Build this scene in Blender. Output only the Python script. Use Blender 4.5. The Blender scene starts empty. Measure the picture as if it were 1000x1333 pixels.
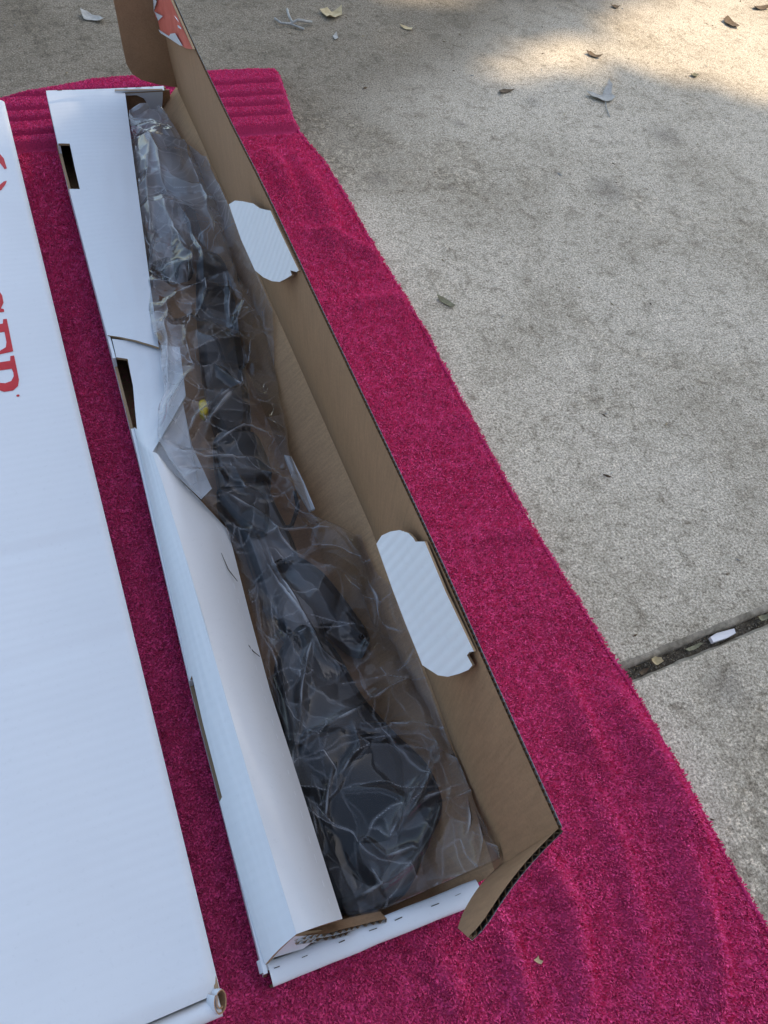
import bpy, bmesh, math, random
import numpy as np
from mathutils import Vector, Matrix, noise
from mathutils import geometry as mg

rng = np.random.default_rng(7)
random.seed(7)
S = 0.65                      # metres per layout unit (camera stands one unit above the ground)
scene = bpy.context.scene
COL = scene.collection

# ------------------------------------------------------------------ camera
F, CX, CY = 1015.0, 500.0, 666.5
def _d(x, y):
    v = np.array([x - CX, -(y - CY), -F]); return v / np.linalg.norm(v)
_Y = _d(-260, -1100); _X = _d(3445, -18); _X = _X - _Y * _X.dot(_Y); _X /= np.linalg.norm(_X); _Z = np.cross(_X, _Y)
ROT = np.array([_X, _Y, _Z])
cam_d = bpy.data.cameras.new('camera'); cam = bpy.data.objects.new('camera', cam_d); COL.objects.link(cam)
cam_d.sensor_fit = 'VERTICAL'; cam_d.sensor_height = 36.0; cam_d.lens = F / 1333.0 * 36.0
cam_d.clip_start = 0.02; cam_d.clip_end = 500
M4 = Matrix([list(ROT[0]) + [0], list(ROT[1]) + [0], list(ROT[2]) + [S], [0, 0, 0, 1]])
cam.matrix_world = M4
scene.camera = cam

# ------------------------------------------------------------------ world, sun, exposure
SUN_DIR = np.array([0.55, 0.10, 0.83]); SUN_DIR /= np.linalg.norm(SUN_DIR)     # from the scene towards the sun
world = bpy.data.worlds.new('World'); scene.world = world; world.use_nodes = True
wn = world.node_tree; bg = wn.nodes['Background']
sky = wn.nodes.new('ShaderNodeTexSky'); sky.sky_type = 'NISHITA'; sky.sun_disc = False
sky.sun_elevation = math.asin(SUN_DIR[2]); sky.sun_rotation = math.atan2(SUN_DIR[0], SUN_DIR[1])
sky.air_density = 1.0; sky.dust_density = 2.0; sky.ozone_density = 1.0
wn.links.new(sky.outputs[0], bg.inputs[0]); bg.inputs[1].default_value = 0.12
sun_d = bpy.data.lights.new('sun', 'SUN'); sun_d.energy = 2.0; sun_d.angle = math.radians(0.55); sun_d.color = (1.0, 0.80, 0.60)
sun = bpy.data.objects.new('sun', sun_d); COL.objects.link(sun)
sun.rotation_euler = Vector(SUN_DIR).to_track_quat('Z', 'Y').to_euler()
vs = scene.view_settings; vs.view_transform = 'Standard'; vs.look = 'None'; vs.exposure = 1.38; vs.gamma = 1.0; vs.use_white_balance = True; vs.white_balance_temperature = 7050; vs.white_balance_tint = 6; vs.use_curve_mapping = False
scene.cycles.transparent_max_bounces = 16
scene.cycles.max_bounces = 6; scene.cycles.diffuse_bounces = 3; scene.cycles.glossy_bounces = 3
scene.cycles.use_denoising = True

# ------------------------------------------------------------------ helpers
def P(x, y, z=0.0):
    """photo pixel + real height (layout units) -> layout point"""
    w = ROT @ _d(x, y); t = (z - 1.0) / w[2]
    return np.array([0, 0, 1.0]) + w * t
def PY(x, y, Y):
    w = ROT @ _d(x, y); t = Y / w[1]
    return np.array([0, 0, 1.0]) + w * t
def lerp(a, b, t): return np.asarray(a) * (1 - t) + np.asarray(b) * t
def interp(xs, pts, x):
    pts = np.asarray(pts, float)
    return np.stack([np.interp(x, xs, pts[:, k]) for k in range(pts.shape[1])], -1)

def link(name, me, parent=None):
    o = bpy.data.objects.new(name, me); COL.objects.link(o)
    if parent is not None: o.parent = parent
    return o
def tag(o, label=None, cat=None, group=None, kind=None):
    if label: o['label'] = label
    if cat: o['category'] = cat
    if group: o['group'] = group
    if kind: o['kind'] = kind
    return o
class MB:
    """collects faces (layout units) and builds ONE mesh object"""
    def __init__(s): s.v = []; s.f = []; s.m = []; s.n = 0
    def add(s, verts, faces, mi=0):
        verts = [tuple(map(float, p)) for p in verts]
        s.v += verts; s.f += [tuple(i + s.n for i in f) for f in faces]; s.m += [mi] * len(faces); s.n += len(verts)
    def grid(s, g, mi=0, flip=False):
        n, m = g.shape[:2]; fs = []
        for i in range(n - 1):
            for j in range(m - 1):
                q = (i * m + j, (i + 1) * m + j, (i + 1) * m + j + 1, i * m + j + 1)
                fs.append(q[::-1] if flip else q)
        s.add(g.reshape(-1, 3), fs, mi)
    def build(s, name, mats, parent=None, smooth=False, origin=None):
        me = bpy.data.meshes.new(name)
        o0 = np.zeros(3) if origin is None else np.asarray(origin)
        me.from_pydata([tuple((np.array(p) - o0) * S) for p in s.v], [], s.f)
        if not isinstance(mats, (list, tuple)): mats = [mats]
        for m in mats: me.materials.append(m)
        me.polygons.foreach_set('material_index', s.m)
        if smooth: me.polygons.foreach_set('use_smooth', [True] * len(s.f))
        me.update(); me.validate()
        o = link(name, me, parent)
        if origin is not None: o.location = tuple(o0 * S)
        return o
def empty(name, loc=(0, 0, 0)):
    o = bpy.data.objects.new(name, None); COL.objects.link(o); o.empty_display_size = 0.05
    return o

def gridnormals(g):
    du = np.gradient(g, axis=0); dv = np.gradient(g, axis=1)
    n = np.cross(du, dv); n /= np.linalg.norm(n, axis=-1, keepdims=True) + 1e-12
    return n
def flute_ribbon(mb, a, b, depth_dir, period, depth, mi):
    """zigzag medium between edge polylines a (face side) and b (back side), running inwards"""
    a = np.asarray(a); b = np.asarray(b)
    L = np.concatenate([[0], np.cumsum(np.linalg.norm(np.diff(a, axis=0), axis=1))])
    n = max(4, int(L[-1] / (period / 4)))
    t = np.linspace(0, L[-1], n)
    A = interp(L, a, t); B = interp(L, b, t); D = interp(L, depth_dir, t)
    w = 0.5 + 0.46 * np.sin(np.arange(n) * math.pi / 2 + 0.3)
    Z = A * (1 - w[:, None]) + B * w[:, None]
    g = np.stack([Z + D * 0.0004, Z + D * depth], 1)
    mb.grid(g, mi)
def slab(name, g, th, mats, parent, flutes='', period=0.0062, smooth=True, toward=None, folded=''):
    """corrugated board: face liner on the grid, back liner th behind it; open fluted rims on the named edges, closed rims elsewhere.
    mats = [face, back, medium]; edges: a = first row, b = last row, c = first column, d = last column"""
    g = np.asarray(g, float); nrm = gridnormals(g)
    fl_ = toward is not None and float((nrm.mean((0, 1)) * np.asarray(toward)).sum()) < 0     # the face liner looks towards this side
    if fl_: nrm = -nrm
    h = g - nrm * th
    mb = MB(); mb.grid(g, 0, fl_); mb.grid(h, 1, not fl_)
    edges = {'a': (g[0], h[0], g[1] - g[0]), 'b': (g[-1], h[-1], g[-2] - g[-1]), 'c': (g[:, 0], h[:, 0], g[:, 1] - g[:, 0]), 'd': (g[:, -1], h[:, -1], g[:, -2] - g[:, -1])}
    for k, (A, B, D) in edges.items():
        D = D / (np.linalg.norm(D, axis=-1, keepdims=True) + 1e-12)
        if k in flutes: flute_ribbon(mb, A, B, D, period, 0.012, 2)
        else: mb.grid(np.stack([A, B], 1) + 0 * D[:, None, :], 0 if k in folded else 2)
    o = mb.build(name, mats, parent, smooth=False)
    me = o.data
    if smooth:
        me.polygons.foreach_set('use_smooth', [m < 2 for m in mb.m])
    return o
def bil(p00, p01, p10, p11, n, m, bow=0.0, seed=0, amp=0.0):
    g = np.zeros((n, m, 3))
    for i in range(n):
        for j in range(m):
            u, v = i / (n - 1), j / (m - 1)
            g[i, j] = (np.asarray(p00) * (1 - u) * (1 - v) + np.asarray(p01) * (1 - u) * v + np.asarray(p10) * u * (1 - v) + np.asarray(p11) * u * v)
    if bow or amp:
        nn = gridnormals(g)
        for i in range(n):
            for j in range(m):
                u, v = i / (n - 1), j / (m - 1)
                d = bow * 4 * u * (1 - u) + amp * noise.noise((u * 5 + seed, v * 2.3, seed * 1.7))
                g[i, j] += nn[i, j] * d
    return g
def plate(name, pts, off, mats, parent, rim=None):
    """flat piece with a free outline: front polygon pts, back polygon pts+off"""
    pts = np.asarray(pts, float); n = len(pts)
    off = np.broadcast_to(np.asarray(off, float), pts.shape)
    mb = MB()
    c = pts.mean(0)
    tri = mg.tessellate_polygon([[Vector(p) for p in pts]])
    mb.add(pts, [tuple(t) for t in tri], 0)
    mb.add(pts + off, [tuple(t[::-1]) for t in tri], 1)
    q = np.concatenate([pts, pts + off])
    mb.add(q, [(i, (i + 1) % n, n + (i + 1) % n, n + i) for i in range(n)], 2)
    return mb.build(name, mats, parent)

# ------------------------------------------------------------------ materials
def mat(name, base=(.5, .5, .5), rough=.6, spec=.5):
    m = bpy.data.materials.new(name); m.use_nodes = True
    b = m.node_tree.nodes['Principled BSDF']
    b.inputs['Base Color'].default_value = (*base, 1); b.inputs['Roughness'].default_value = rough
    b.inputs['Specular IOR Level'].default_value = spec
    return m, m.node_tree, b
def N(t, kind, **kw):
    n = t.nodes.new(kind)
    for k, v in kw.items():
        if k in n.inputs: n.inputs[k].default_value = v
        else: setattr(n, k, v)
    return n
def ramp(t, src, stops):
    r = t.nodes.new('ShaderNodeValToRGB'); e = r.color_ramp.elements
    while len(e) < len(stops): e.new(0.5)
    for k, (p, c) in enumerate(stops):
        e[k].position = p; e[k].color = (*c, 1) if len(c) == 3 else c
    t.links.new(src, r.inputs[0]); return r
def coords(t, scale=(1, 1, 1), rot=(0, 0, 0)):
    tc = t.nodes.new('ShaderNodeTexCoord'); mp = t.nodes.new('ShaderNodeMapping')
    mp.inputs['Scale'].default_value = scale; mp.inputs['Rotation'].default_value = rot
    t.links.new(tc.outputs['Object'], mp.inputs[0]); return mp.outputs[0]
def noise_tex(t, vec, scale, detail=4, rough=.6, dist=0.0):
    n = N(t, 'ShaderNodeTexNoise'); n.inputs['Scale'].default_value = scale; n.inputs['Detail'].default_value = detail
    n.inputs['Roughness'].default_value = rough; n.inputs['Distortion'].default_value = dist
    t.links.new(vec, n.inputs['Vector']); return n
def mix(t, fac, a, b, blend='MIX'):
    m = t.nodes.new('ShaderNodeMix'); m.data_type = 'RGBA'; m.blend_type = blend
    for s, v in ((0, fac), (6, a), (7, b)):
        if hasattr(v, 'type') or hasattr(v, 'is_output'): t.links.new(v, m.inputs[s])
        else: m.inputs[s].default_value = v if s == 0 else (*v, 1)
    return m.outputs[2]
def bump(t, b, height, strength, dist, prev=None):
    n = t.nodes.new('ShaderNodeBump'); n.inputs['Strength'].default_value = strength; n.inputs['Distance'].default_value = dist
    t.links.new(height, n.inputs['Height'])
    if prev is not None: t.links.new(prev, n.inputs['Normal'])
    t.links.new(n.outputs[0], b.inputs['Normal']); return n.outputs[0]
def math_(t, op, a, b=None):
    m = t.nodes.new('ShaderNodeMath'); m.operation = op
    for k, v in ((0, a), (1, b)):
        if v is None: continue
        if hasattr(v, 'is_output'): t.links.new(v, m.inputs[k])
        else: m.inputs[k].default_value = v
    return m.outputs[0]

def white_card(name, base=(.755, .795, .83), rough=.42, flute=(0, 1, 0), period=0.0078, strength=.11, dist=.0012):
    m, t, b = mat(name, base, rough, .45)
    v = coords(t)
    n1 = noise_tex(t, v, 9, 3); n2 = noise_tex(t, v, 260, 3)
    c = ramp(t, n1.outputs[0], [(.3, tuple(x * .955 for x in base)), (.7, base)])
    sp = ramp(t, n2.outputs[0], [(.30, (.965, .965, .965)), (.40, (1, 1, 1))])
    col = mix(t, 1.0, c.outputs[0], sp.outputs[0], 'MULTIPLY')
    # scattered dark specks of handling dirt
    vo = N(t, 'ShaderNodeTexVoronoi'); vo.inputs['Scale'].default_value = 46; t.links.new(v, vo.inputs['Vector'])
    pick = ramp(t, vo.outputs['Color'], [(.84, (0, 0, 0)), (.86, (1, 1, 1))])
    dot = ramp(t, vo.outputs['Distance'], [(.015, (1, 1, 1)), (.045, (0, 0, 0))])
    fac = math_(t, 'MULTIPLY', pick.outputs[0], dot.outputs[0]); fac = math_(t, 'MULTIPLY', fac, .45)
    col = mix(t, fac, col, (.25, .22, .20))
    t.links.new(col, b.inputs['Base Color'])
    # washboard of the flutes under the liner
    mp = N(t, 'ShaderNodeTexWave'); mp.wave_type = 'BANDS'; mp.bands_direction = 'Y' if flute[1] else 'X'
    mp.inputs['Scale'].default_value = 6.283 / 20 / period
    mp.inputs['Distortion'].default_value = 1.2; mp.inputs['Detail'].default_value = 2; mp.inputs['Detail Scale'].default_value = .6
    t.links.new(v, mp.inputs['Vector'])
    w = mix(t, n1.outputs[0], (0, 0, 0), mp.outputs[0])
    p = bump(t, b, w, strength, dist)
    p = bump(t, b, n2.outputs[0], .05, .0004, p)
    n3 = noise_tex(t, v, 14, 2); bump(t, b, n3.outputs[0], .18, .004, p)
    return m
def kraft(name, base=(.42, .252, .142), streak=(1, 12, 1)):
    m, t, b = mat(name, base, .72, .3)
    v = coords(t, streak); v0 = coords(t)
    n1 = noise_tex(t, v, 30, 5, .7); n2 = noise_tex(t, v0, 500, 3, .7); n3 = noise_tex(t, v0, 6, 3)
    c1 = ramp(t, n1.outputs[0], [(.3, tuple(x * .86 for x in base)), (.7, tuple(min(1, x * 1.1) for x in base))])
    c2 = ramp(t, n2.outputs[0], [(.3, (.86, .85, .84)), (.6, (1.02, 1.02, 1.02))])
    c3 = ramp(t, n3.outputs[0], [(.3, (.93, .93, .93)), (.7, (1.03, 1.03, 1.03))])
    col = mix(t, 1.0, c1.outputs[0], c2.outputs[0], 'MULTIPLY'); col = mix(t, 1.0, col, c3.outputs[0], 'MULTIPLY')
    t.links.new(col, b.inputs['Base Color'])
    wv = N(t, 'ShaderNodeTexWave'); wv.bands_direction = 'Y'; wv.inputs['Scale'].default_value = 8; wv.inputs['Distortion'].default_value = 1.0
    t.links.new(v0, wv.inputs['Vector'])
    p = bump(t, b, wv.outputs[0], .05, .0006); bump(t, b, n2.outputs[0], .15, .0003, p)
    return m
WHITE = white_card('white_coated_card')
WHITE_TAB_LIT = white_card('white_tab_card_lit', (.93, .94, .95), .5, strength=.5, dist=.0022)  # same card lightened: sky brightness on the tabs put into the colour
WHITE_SATIN = white_card('white_satin_card', (.84, .84, .83), .24, strength=.06)
KRAFT = kraft('kraft_liner'); KRAFT_WALL_LIT = kraft('kraft_liner_wall_lit', (.58, .345, .185))  # wall copy is lighter: the light falling on it put into the colour
MEDIUM, _t, _b = mat('corrugated_medium', (.36, .25, .15), .85, .2)
RED, _t, _b = mat('red_print', (.50, .035, .045), .45, .4)
_v = coords(_t); _n = noise_tex(_t, _v, 120, 3); _r = ramp(_t, _n.outputs[0], [(.3, (.52, .022, .03)), (.7, (.60, .034, .04))]); _t.links.new(_r.outputs[0], _b.inputs['Base Color'])
SALMON, _t, _b = mat('red_tab_print', (.72, .16, .11), .5, .4)
_v = coords(_t); _n = noise_tex(_t, _v, 60, 4); _r = ramp(_t, _n.outputs[0], [(.35, (.66, .13, .09)), (.65, (.76, .19, .14))]); _t.links.new(_r.outputs[0], _b.inputs['Base Color'])
GREYINK, _t, _b = mat('grey_print', (.3, .3, .32), .5, .4)

def concrete_mat():
    m, t, b = mat('broom_finished_concrete', (.4, .39, .36), .85, .25)
    v = coords(t); vs_ = coords(t, (1, 1.0, 1))
    fine = noise_tex(t, v, 400, 3, .8); mot = noise_tex(t, v, 34, 6, .72, .6); med = noise_tex(t, v, 110, 4, .65); big = noise_tex(t, v, 4.2, 5, .6, .4); huge = noise_tex(t, v, 1.3, 4, .55)
    c1 = ramp(t, fine.outputs[0], [(.30, (.12, .10, .074)), (.42, (.37, .325, .255)), (.54, (.58, .518, .418)), (.66, (.88, .795, .655))])
    c2 = ramp(t, med.outputs[0], [(.30, (.62, .60, .57)), (.48, (1, 1, 1)), (.72, (1.15, 1.15, 1.15))])
    c3 = ramp(t, big.outputs[0], [(.34, (.80, .79, .77)), (.52, (1, 1, 1)), (.7, (1.06, 1.06, 1.07))])
    col = mix(t, 1.0, c1.outputs[0], c2.outputs[0], 'MULTIPLY'); col = mix(t, 1.0, col, c3.outputs[0], 'MULTIPLY')
    c4 = ramp(t, mot.outputs[0], [(.34, (.70, .685, .66)), (.47, (.97, .97, .96)), (.60, (1.03, 1.03, 1.03)), (.72, (1.18, 1.18, 1.17))]); col = mix(t, 1.0, col, c4.outputs[0], 'MULTIPLY')
    # slab colour darkens towards the far left, with a noise-broken border
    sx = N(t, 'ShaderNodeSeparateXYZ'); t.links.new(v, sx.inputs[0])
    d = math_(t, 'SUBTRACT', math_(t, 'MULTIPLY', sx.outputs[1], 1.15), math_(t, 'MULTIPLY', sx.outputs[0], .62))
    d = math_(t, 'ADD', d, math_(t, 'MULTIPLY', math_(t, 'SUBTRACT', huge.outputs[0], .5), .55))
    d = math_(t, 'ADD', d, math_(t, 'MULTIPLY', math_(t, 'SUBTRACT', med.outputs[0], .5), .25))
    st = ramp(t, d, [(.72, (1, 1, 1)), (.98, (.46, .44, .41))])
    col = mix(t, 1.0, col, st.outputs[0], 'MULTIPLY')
    # worn patches where the paste is gone and the aggregate shows
    wn_ = noise_tex(t, v, 3.3, 5, .65, .8); wr = ramp(t, wn_.outputs[0], [(.55, (0, 0, 0)), (.66, (1, 1, 1))])
    agg = N(t, 'ShaderNodeTexVoronoi'); agg.inputs['Scale'].default_value = 190; t.links.new(v, agg.inputs['Vector'])
    ag = ramp(t, agg.outputs['Color'], [(.2, (.42, .39, .34)), (.6, (.80, .78, .74)), (.95, (1.35, 1.3, 1.22))])
    col2 = mix(t, 1.0, col, ag.outputs[0], 'MULTIPLY'); col = mix(t, math_(t, 'MULTIPLY', wr.outputs[0], .65), col, col2)
    # round dark stains
    for (px, py, r) in ((495, 229, .011), (795, 245, .020), (600, 158, .008), (695, 130, .010), (950, 885, .014), (865, 172, .018), (590, 240, .006)):
        q = P(px, py, 0) * S
        vd = N(t, 'ShaderNodeVectorMath'); vd.operation = 'DISTANCE'; vd.inputs[1].default_value = tuple(q)
        vj = mix(t, .012, v, med.outputs['Color'], 'ADD'); t.links.new(vj, vd.inputs[0])
        f = ramp(t, vd.outputs['Value'], [(r * .5, (1, 1, 1)), (r * 2.2, (0, 0, 0))])
        col = mix(t, math_(t, 'MULTIPLY', f.outputs[0], .38), col, (.11, .095, .08))
    pit = N(t, 'ShaderNodeTexVoronoi'); pit.inputs['Scale'].default_value = 75; t.links.new(v, pit.inputs['Vector'])
    pk = ramp(t, pit.outputs['Color'], [(.74, (0, 0, 0)), (.78, (1, 1, 1))]); pd = ramp(t, pit.outputs['Distance'], [(.06, (1, 1, 1)), (.20, (0, 0, 0))])
    col = mix(t, math_(t, 'MULTIPLY', math_(t, 'MULTIPLY', pk.outputs[0], pd.outputs[0]), .55), col, (.13, .11, .085))
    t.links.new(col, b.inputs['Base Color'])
    p = bump(t, b, fine.outputs[0], .55, .0016); p = bump(t, b, med.outputs[0], .35, .003, p); bump(t, b, agg.outputs['Distance'], .12, .001, p)
    return m
CONC = concrete_mat()
DIRT, _t, _b = mat('joint_dirt', (.10, .085, .065), .95, .1)
_v = coords(_t); _n = noise_tex(_t, _v, 260, 5, .7); _r = ramp(_t, _n.outputs[0], [(.3, (.035, .03, .022)), (.55, (.12, .10, .075)), (.75, (.26, .23, .18))]); _t.links.new(_r.outputs[0], _b.inputs['Base Color']); bump(_t, _b, _n.outputs[0], .9, .004)

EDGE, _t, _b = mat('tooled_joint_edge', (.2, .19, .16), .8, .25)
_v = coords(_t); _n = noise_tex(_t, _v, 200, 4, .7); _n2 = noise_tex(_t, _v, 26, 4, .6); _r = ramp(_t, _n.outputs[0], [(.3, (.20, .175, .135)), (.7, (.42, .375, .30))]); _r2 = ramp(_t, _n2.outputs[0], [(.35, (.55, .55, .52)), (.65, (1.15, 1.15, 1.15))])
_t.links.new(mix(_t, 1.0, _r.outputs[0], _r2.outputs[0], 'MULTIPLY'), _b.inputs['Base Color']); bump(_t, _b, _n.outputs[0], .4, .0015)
# ------------------------------------------------------------------ ground: two driveway slabs and the joint between them
def jointY(X): return 0.2125 + 0.0500 * (X - 0.635)
ground = empty('ground'); tag(ground, kind='structure')
def slab_ground(name, sgn):
    prof = [(0.0078, -0.022), (0.0082, -0.010), (0.0098, -0.0046), (0.0130, -0.0014), (0.0185 if sgn > 0 else .0140, 0.0), (0.10, 0.0), (0.6, 0.0), (3.0, 0.0), (60.0, 0.0)]
    xs = np.concatenate([[-60, -8, -2], np.linspace(-.5, 2.4, 420), [4, 10, 60]])
    g = np.zeros((len(xs), len(prof), 3))
    for i, x in enumerate(xs):
        for j, (dy, z) in enumerate(prof):
            jit = (.0016 * noise.noise((x * 26, j * .3, sgn * 5)) + .0012 * noise.noise((x * 90, j * .2, sgn * 3))) if j < 5 else 0
            g[i, j] = (x, jointY(x) + sgn * (dy + jit + (.004 if sgn > 0 and j < 4 else 0) * 0), z if j < 5 else (0 if sgn > 0 or j > 5 else 0))
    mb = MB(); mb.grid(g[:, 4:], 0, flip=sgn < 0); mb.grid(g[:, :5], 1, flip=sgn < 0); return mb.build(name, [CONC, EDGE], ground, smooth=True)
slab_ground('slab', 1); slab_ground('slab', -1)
xs = np.linspace(-1, 3, 260); g = np.zeros((260, 9, 3))
for i, x in enumerate(xs):
    for j in range(9):
        w = (j / 8 - .5) * 0.024
        g[i, j] = (x, jointY(x) + w, -.0085 + .0035 * noise.noise((x * 60, w * 200, 1)) + .002 * noise.noise((x * 190, w * 400, 3)))
mb = MB(); mb.grid(g); mb.build('joint_bed', DIRT, ground, smooth=True)

# ------------------------------------------------------------------ towel
def towel_mat(name, base):
    m, t, b = mat(name, base, .95, .1)
    b.inputs['Sheen Weight'].default_value = .35; b.inputs['Sheen Roughness'].default_value = .45; b.inputs['Sheen Tint'].default_value = (1, .45, .68, 1)
    ge = t.nodes.new('ShaderNodeNewGeometry')
    r = ramp(t, ge.outputs['Random Per Island'], [(0, tuple(x * .76 for x in base)), (1, tuple(min(.97, x * 1.15) for x in base))])
    t.links.new(r.outputs[0], b.inputs['Base Color'])
    return m
TOW = (.94, .088, .28)
PILE = towel_mat('terry_loops', TOW)
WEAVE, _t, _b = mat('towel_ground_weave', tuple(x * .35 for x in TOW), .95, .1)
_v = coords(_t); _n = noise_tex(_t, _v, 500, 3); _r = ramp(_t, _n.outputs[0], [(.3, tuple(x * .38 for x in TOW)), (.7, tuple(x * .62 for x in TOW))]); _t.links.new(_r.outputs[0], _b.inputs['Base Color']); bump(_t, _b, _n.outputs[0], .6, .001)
HEM = towel_mat('towel_hem', (.50, .035, .15)); HEM.node_tree.nodes['Principled BSDF'].inputs['Sheen Weight'].default_value = .05
redge = [P(x, y, .010) for x, y in [(362, 92), (372, 120), (381, 150), (394, 176), (420, 206), (446, 246), (487, 319), (524, 378), (562, 443), (605, 524), (628, 568), (660, 626), (704, 700), (760, 790), (790, 841), (820, 886), (868, 970), (907, 1039), (937, 1096), (1000, 1207), (1060, 1312)]]
redge = np.array(redge); o_ = np.argsort(redge[:, 1]); RY, RX = redge[o_, 1], redge[o_, 0]
RY = np.concatenate([[-1.2], RY]); RX = np.concatenate([[RX[0] + .02], RX])
fedge = np.array([P(x, y, .010) for x, y in [(0, 128), (60, 118), (120, 107), (180, 102), (275, 95), (330, 92), (362, 92)]])
def tow_right(Y): return np.interp(Y, RY, RX)
def tow_far(X): return np.interp(X, np.concatenate([[-.6], fedge[:, 0]]), np.concatenate([[fedge[0, 1] - .02], fedge[:, 1]]))
# five sunken bands of the dobby border, measured on both sides of the open carton
GR_R = np.array([P(x, y, .01)[1] for x, y in [(345, 113), (350, 128), (353, 141), (358, 154), (362, 172)]]); GXR = P(352, 140, .01)[0]
GR_L = np.array([P(40, y, .01)[1] for y in (131, 148, 162, 180, 195)]); GXL = P(40, 160, .01)[0]
WR = []   # wrinkles: photo polyline, height, width
for pts, hh, ww in [
    ([(735, 880), (762, 960), (790, 1010)], .010, .020), ([(800, 905), (848, 985), (905, 1090), (925, 1150)], .013, .022), ([(700, 1100), (740, 1180), (765, 1330)], .011, .018),
    ([(870, 1060), (905, 1160), (930, 1250), (935, 1333)], .012, .018), ([(655, 1200), (672, 1260), (690, 1333)], .008, .016), ([(385, 205), (425, 275), (440, 330)], .010, .028), ([(350, 200), (372, 235), (385, 265)], .010, .022),
    ([(395, 300), (480, 330), (500, 340)], .007, .02), ([(440, 400), (520, 390), (545, 395)], .006, .022), ([(560, 560), (600, 545), (640, 560)], .005, .022), ([(620, 700), (690, 690), (712, 690)], .006, .02), ([(760, 1010), (800, 1090), (830, 1190), (845, 1300)], .007, .018),
    ([(560, 1230), (590, 1290), (600, 1333)], .006, .02)]:
    WR.append((np.array([P(x, y, .01)[:2] for x, y in pts]), hh, ww))
def seg_dist(X, Y, pl):
    d = np.full(X.shape, 9.0); tt = np.zeros(X.shape); L = 0
    lens = np.linalg.norm(np.diff(pl, axis=0), axis=1); tot = lens.sum()
    for k in range(len(pl) - 1):
        a, b = pl[k], pl[k + 1]; ab = b - a
        t = np.clip(((X - a[0]) * ab[0] + (Y - a[1]) * ab[1]) / (ab @ ab), 0, 1)
        dd = np.hypot(X - a[0] - t * ab[0], Y - a[1] - t * ab[1])
        m = dd < d; d = np.where(m, dd, d); tt = np.where(m, (L + t * lens[k]) / tot, tt); L += lens[k]
    return d, tt
def vnoise(X, Y, sc, seed):
    """smooth value noise, vectorised"""
    r = np.random.default_rng(seed); T = r.random((64, 64)) * 2 - 1
    x, y = X * sc + 100, Y * sc + 100; xi, yi = np.floor(x).astype(int), np.floor(y).astype(int); fx, fy = x - xi, y - yi
    fx = fx * fx * (3 - 2 * fx); fy = fy * fy * (3 - 2 * fy)
    g_ = lambda i, j: T[(xi + i) % 64, (yi + j) % 64]
    return (g_(0, 0) * (1 - fx) + g_(1, 0) * fx) * (1 - fy) + (g_(0, 1) * (1 - fx) + g_(1, 1) * fx) * fy
def groove(X, Y):
    """0 outside the border bands, 1 in the middle of a groove; second value: inside the bordered zone"""
    t = (X - GXL) / (GXR - GXL); d = np.full(X.shape, 9.0)
    for k in range(5):
        d = np.minimum(d, np.abs(Y - (GR_L[k] * (1 - t) + GR_R[k] * t) - .002 * vnoise(X, Y, 14, 60 + k)))
    zone = Y > (GR_L[4] * (1 - t) + GR_R[4] * t)
    return np.exp(-(d / .0080) ** 4), zone
def towel_z(X, Y, full=True):
    z = np.full(X.shape, .0085)
    for pl, hh, ww in WR:
        d, t = seg_dist(X, Y, pl)
        z = z + 2.3 * hh * np.exp(-(d / (ww * .8)) ** 2) * np.clip(np.sin(np.clip(t, 0.06, .94) * math.pi), 0, 1) ** .5
    z = z + .0022 * vnoise(X, Y, 9, 3) * (X > .30) + .0012 * vnoise(X, Y, 24, 4) + .0006 * vnoise(X, Y, 60, 5)
    gr, zone = groove(X, Y); z = z - .0200 * gr + .016 * zone
    e = np.minimum(tow_right(Y) - X, tow_far(X) - Y)      # sink at the hems
    z = z * np.clip(.35 + e / .02, .35, 1)
    return np.maximum(z, .003)
NYT, NXT = 620, 300
ts = np.linspace(0, 1, NYT); ss = np.linspace(0, 1, NXT)
gx = np.zeros((NYT, NXT)); gy = np.zeros((NYT, NXT))
for i, t in enumerate(ts):
    for it in range(1):
        pass
TR = np.concatenate([np.linspace(0, .86, 420, endpoint=False), np.linspace(.86, 1, NYT - 420)])
for j, s_ in enumerate(ss):
    xg = -.45 + (.62 + .45) * s_
    yf = tow_far(np.array([min(xg, .59)]))[0]
    gy[:, j] = -.75 + (yf + .75) * TR
XR = tow_right(gy)
gx = -.45 + (XR + .45) * ss[None, :]
gz = towel_z(gx, gy)
g = np.stack([gx, gy, gz], -1)
towel = empty('towel'); tag(towel, 'thick magenta terry bath towel spread on the driveway under both boxes', 'towel')
mb = MB(); mb.grid(g, 0, flip=True); edge = np.stack([g[:, -1], g[:, -1] * [1, 1, 0] + [0, 0, .0005]], 1); mb.grid(edge, 0, flip=True)
edge = np.stack([g[-1], g[-1] * [1, 1, 0] + [0, 0, .0005]], 1); mb.grid(edge, 0)
mb.build('weave', WEAVE, towel, smooth=True)
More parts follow.
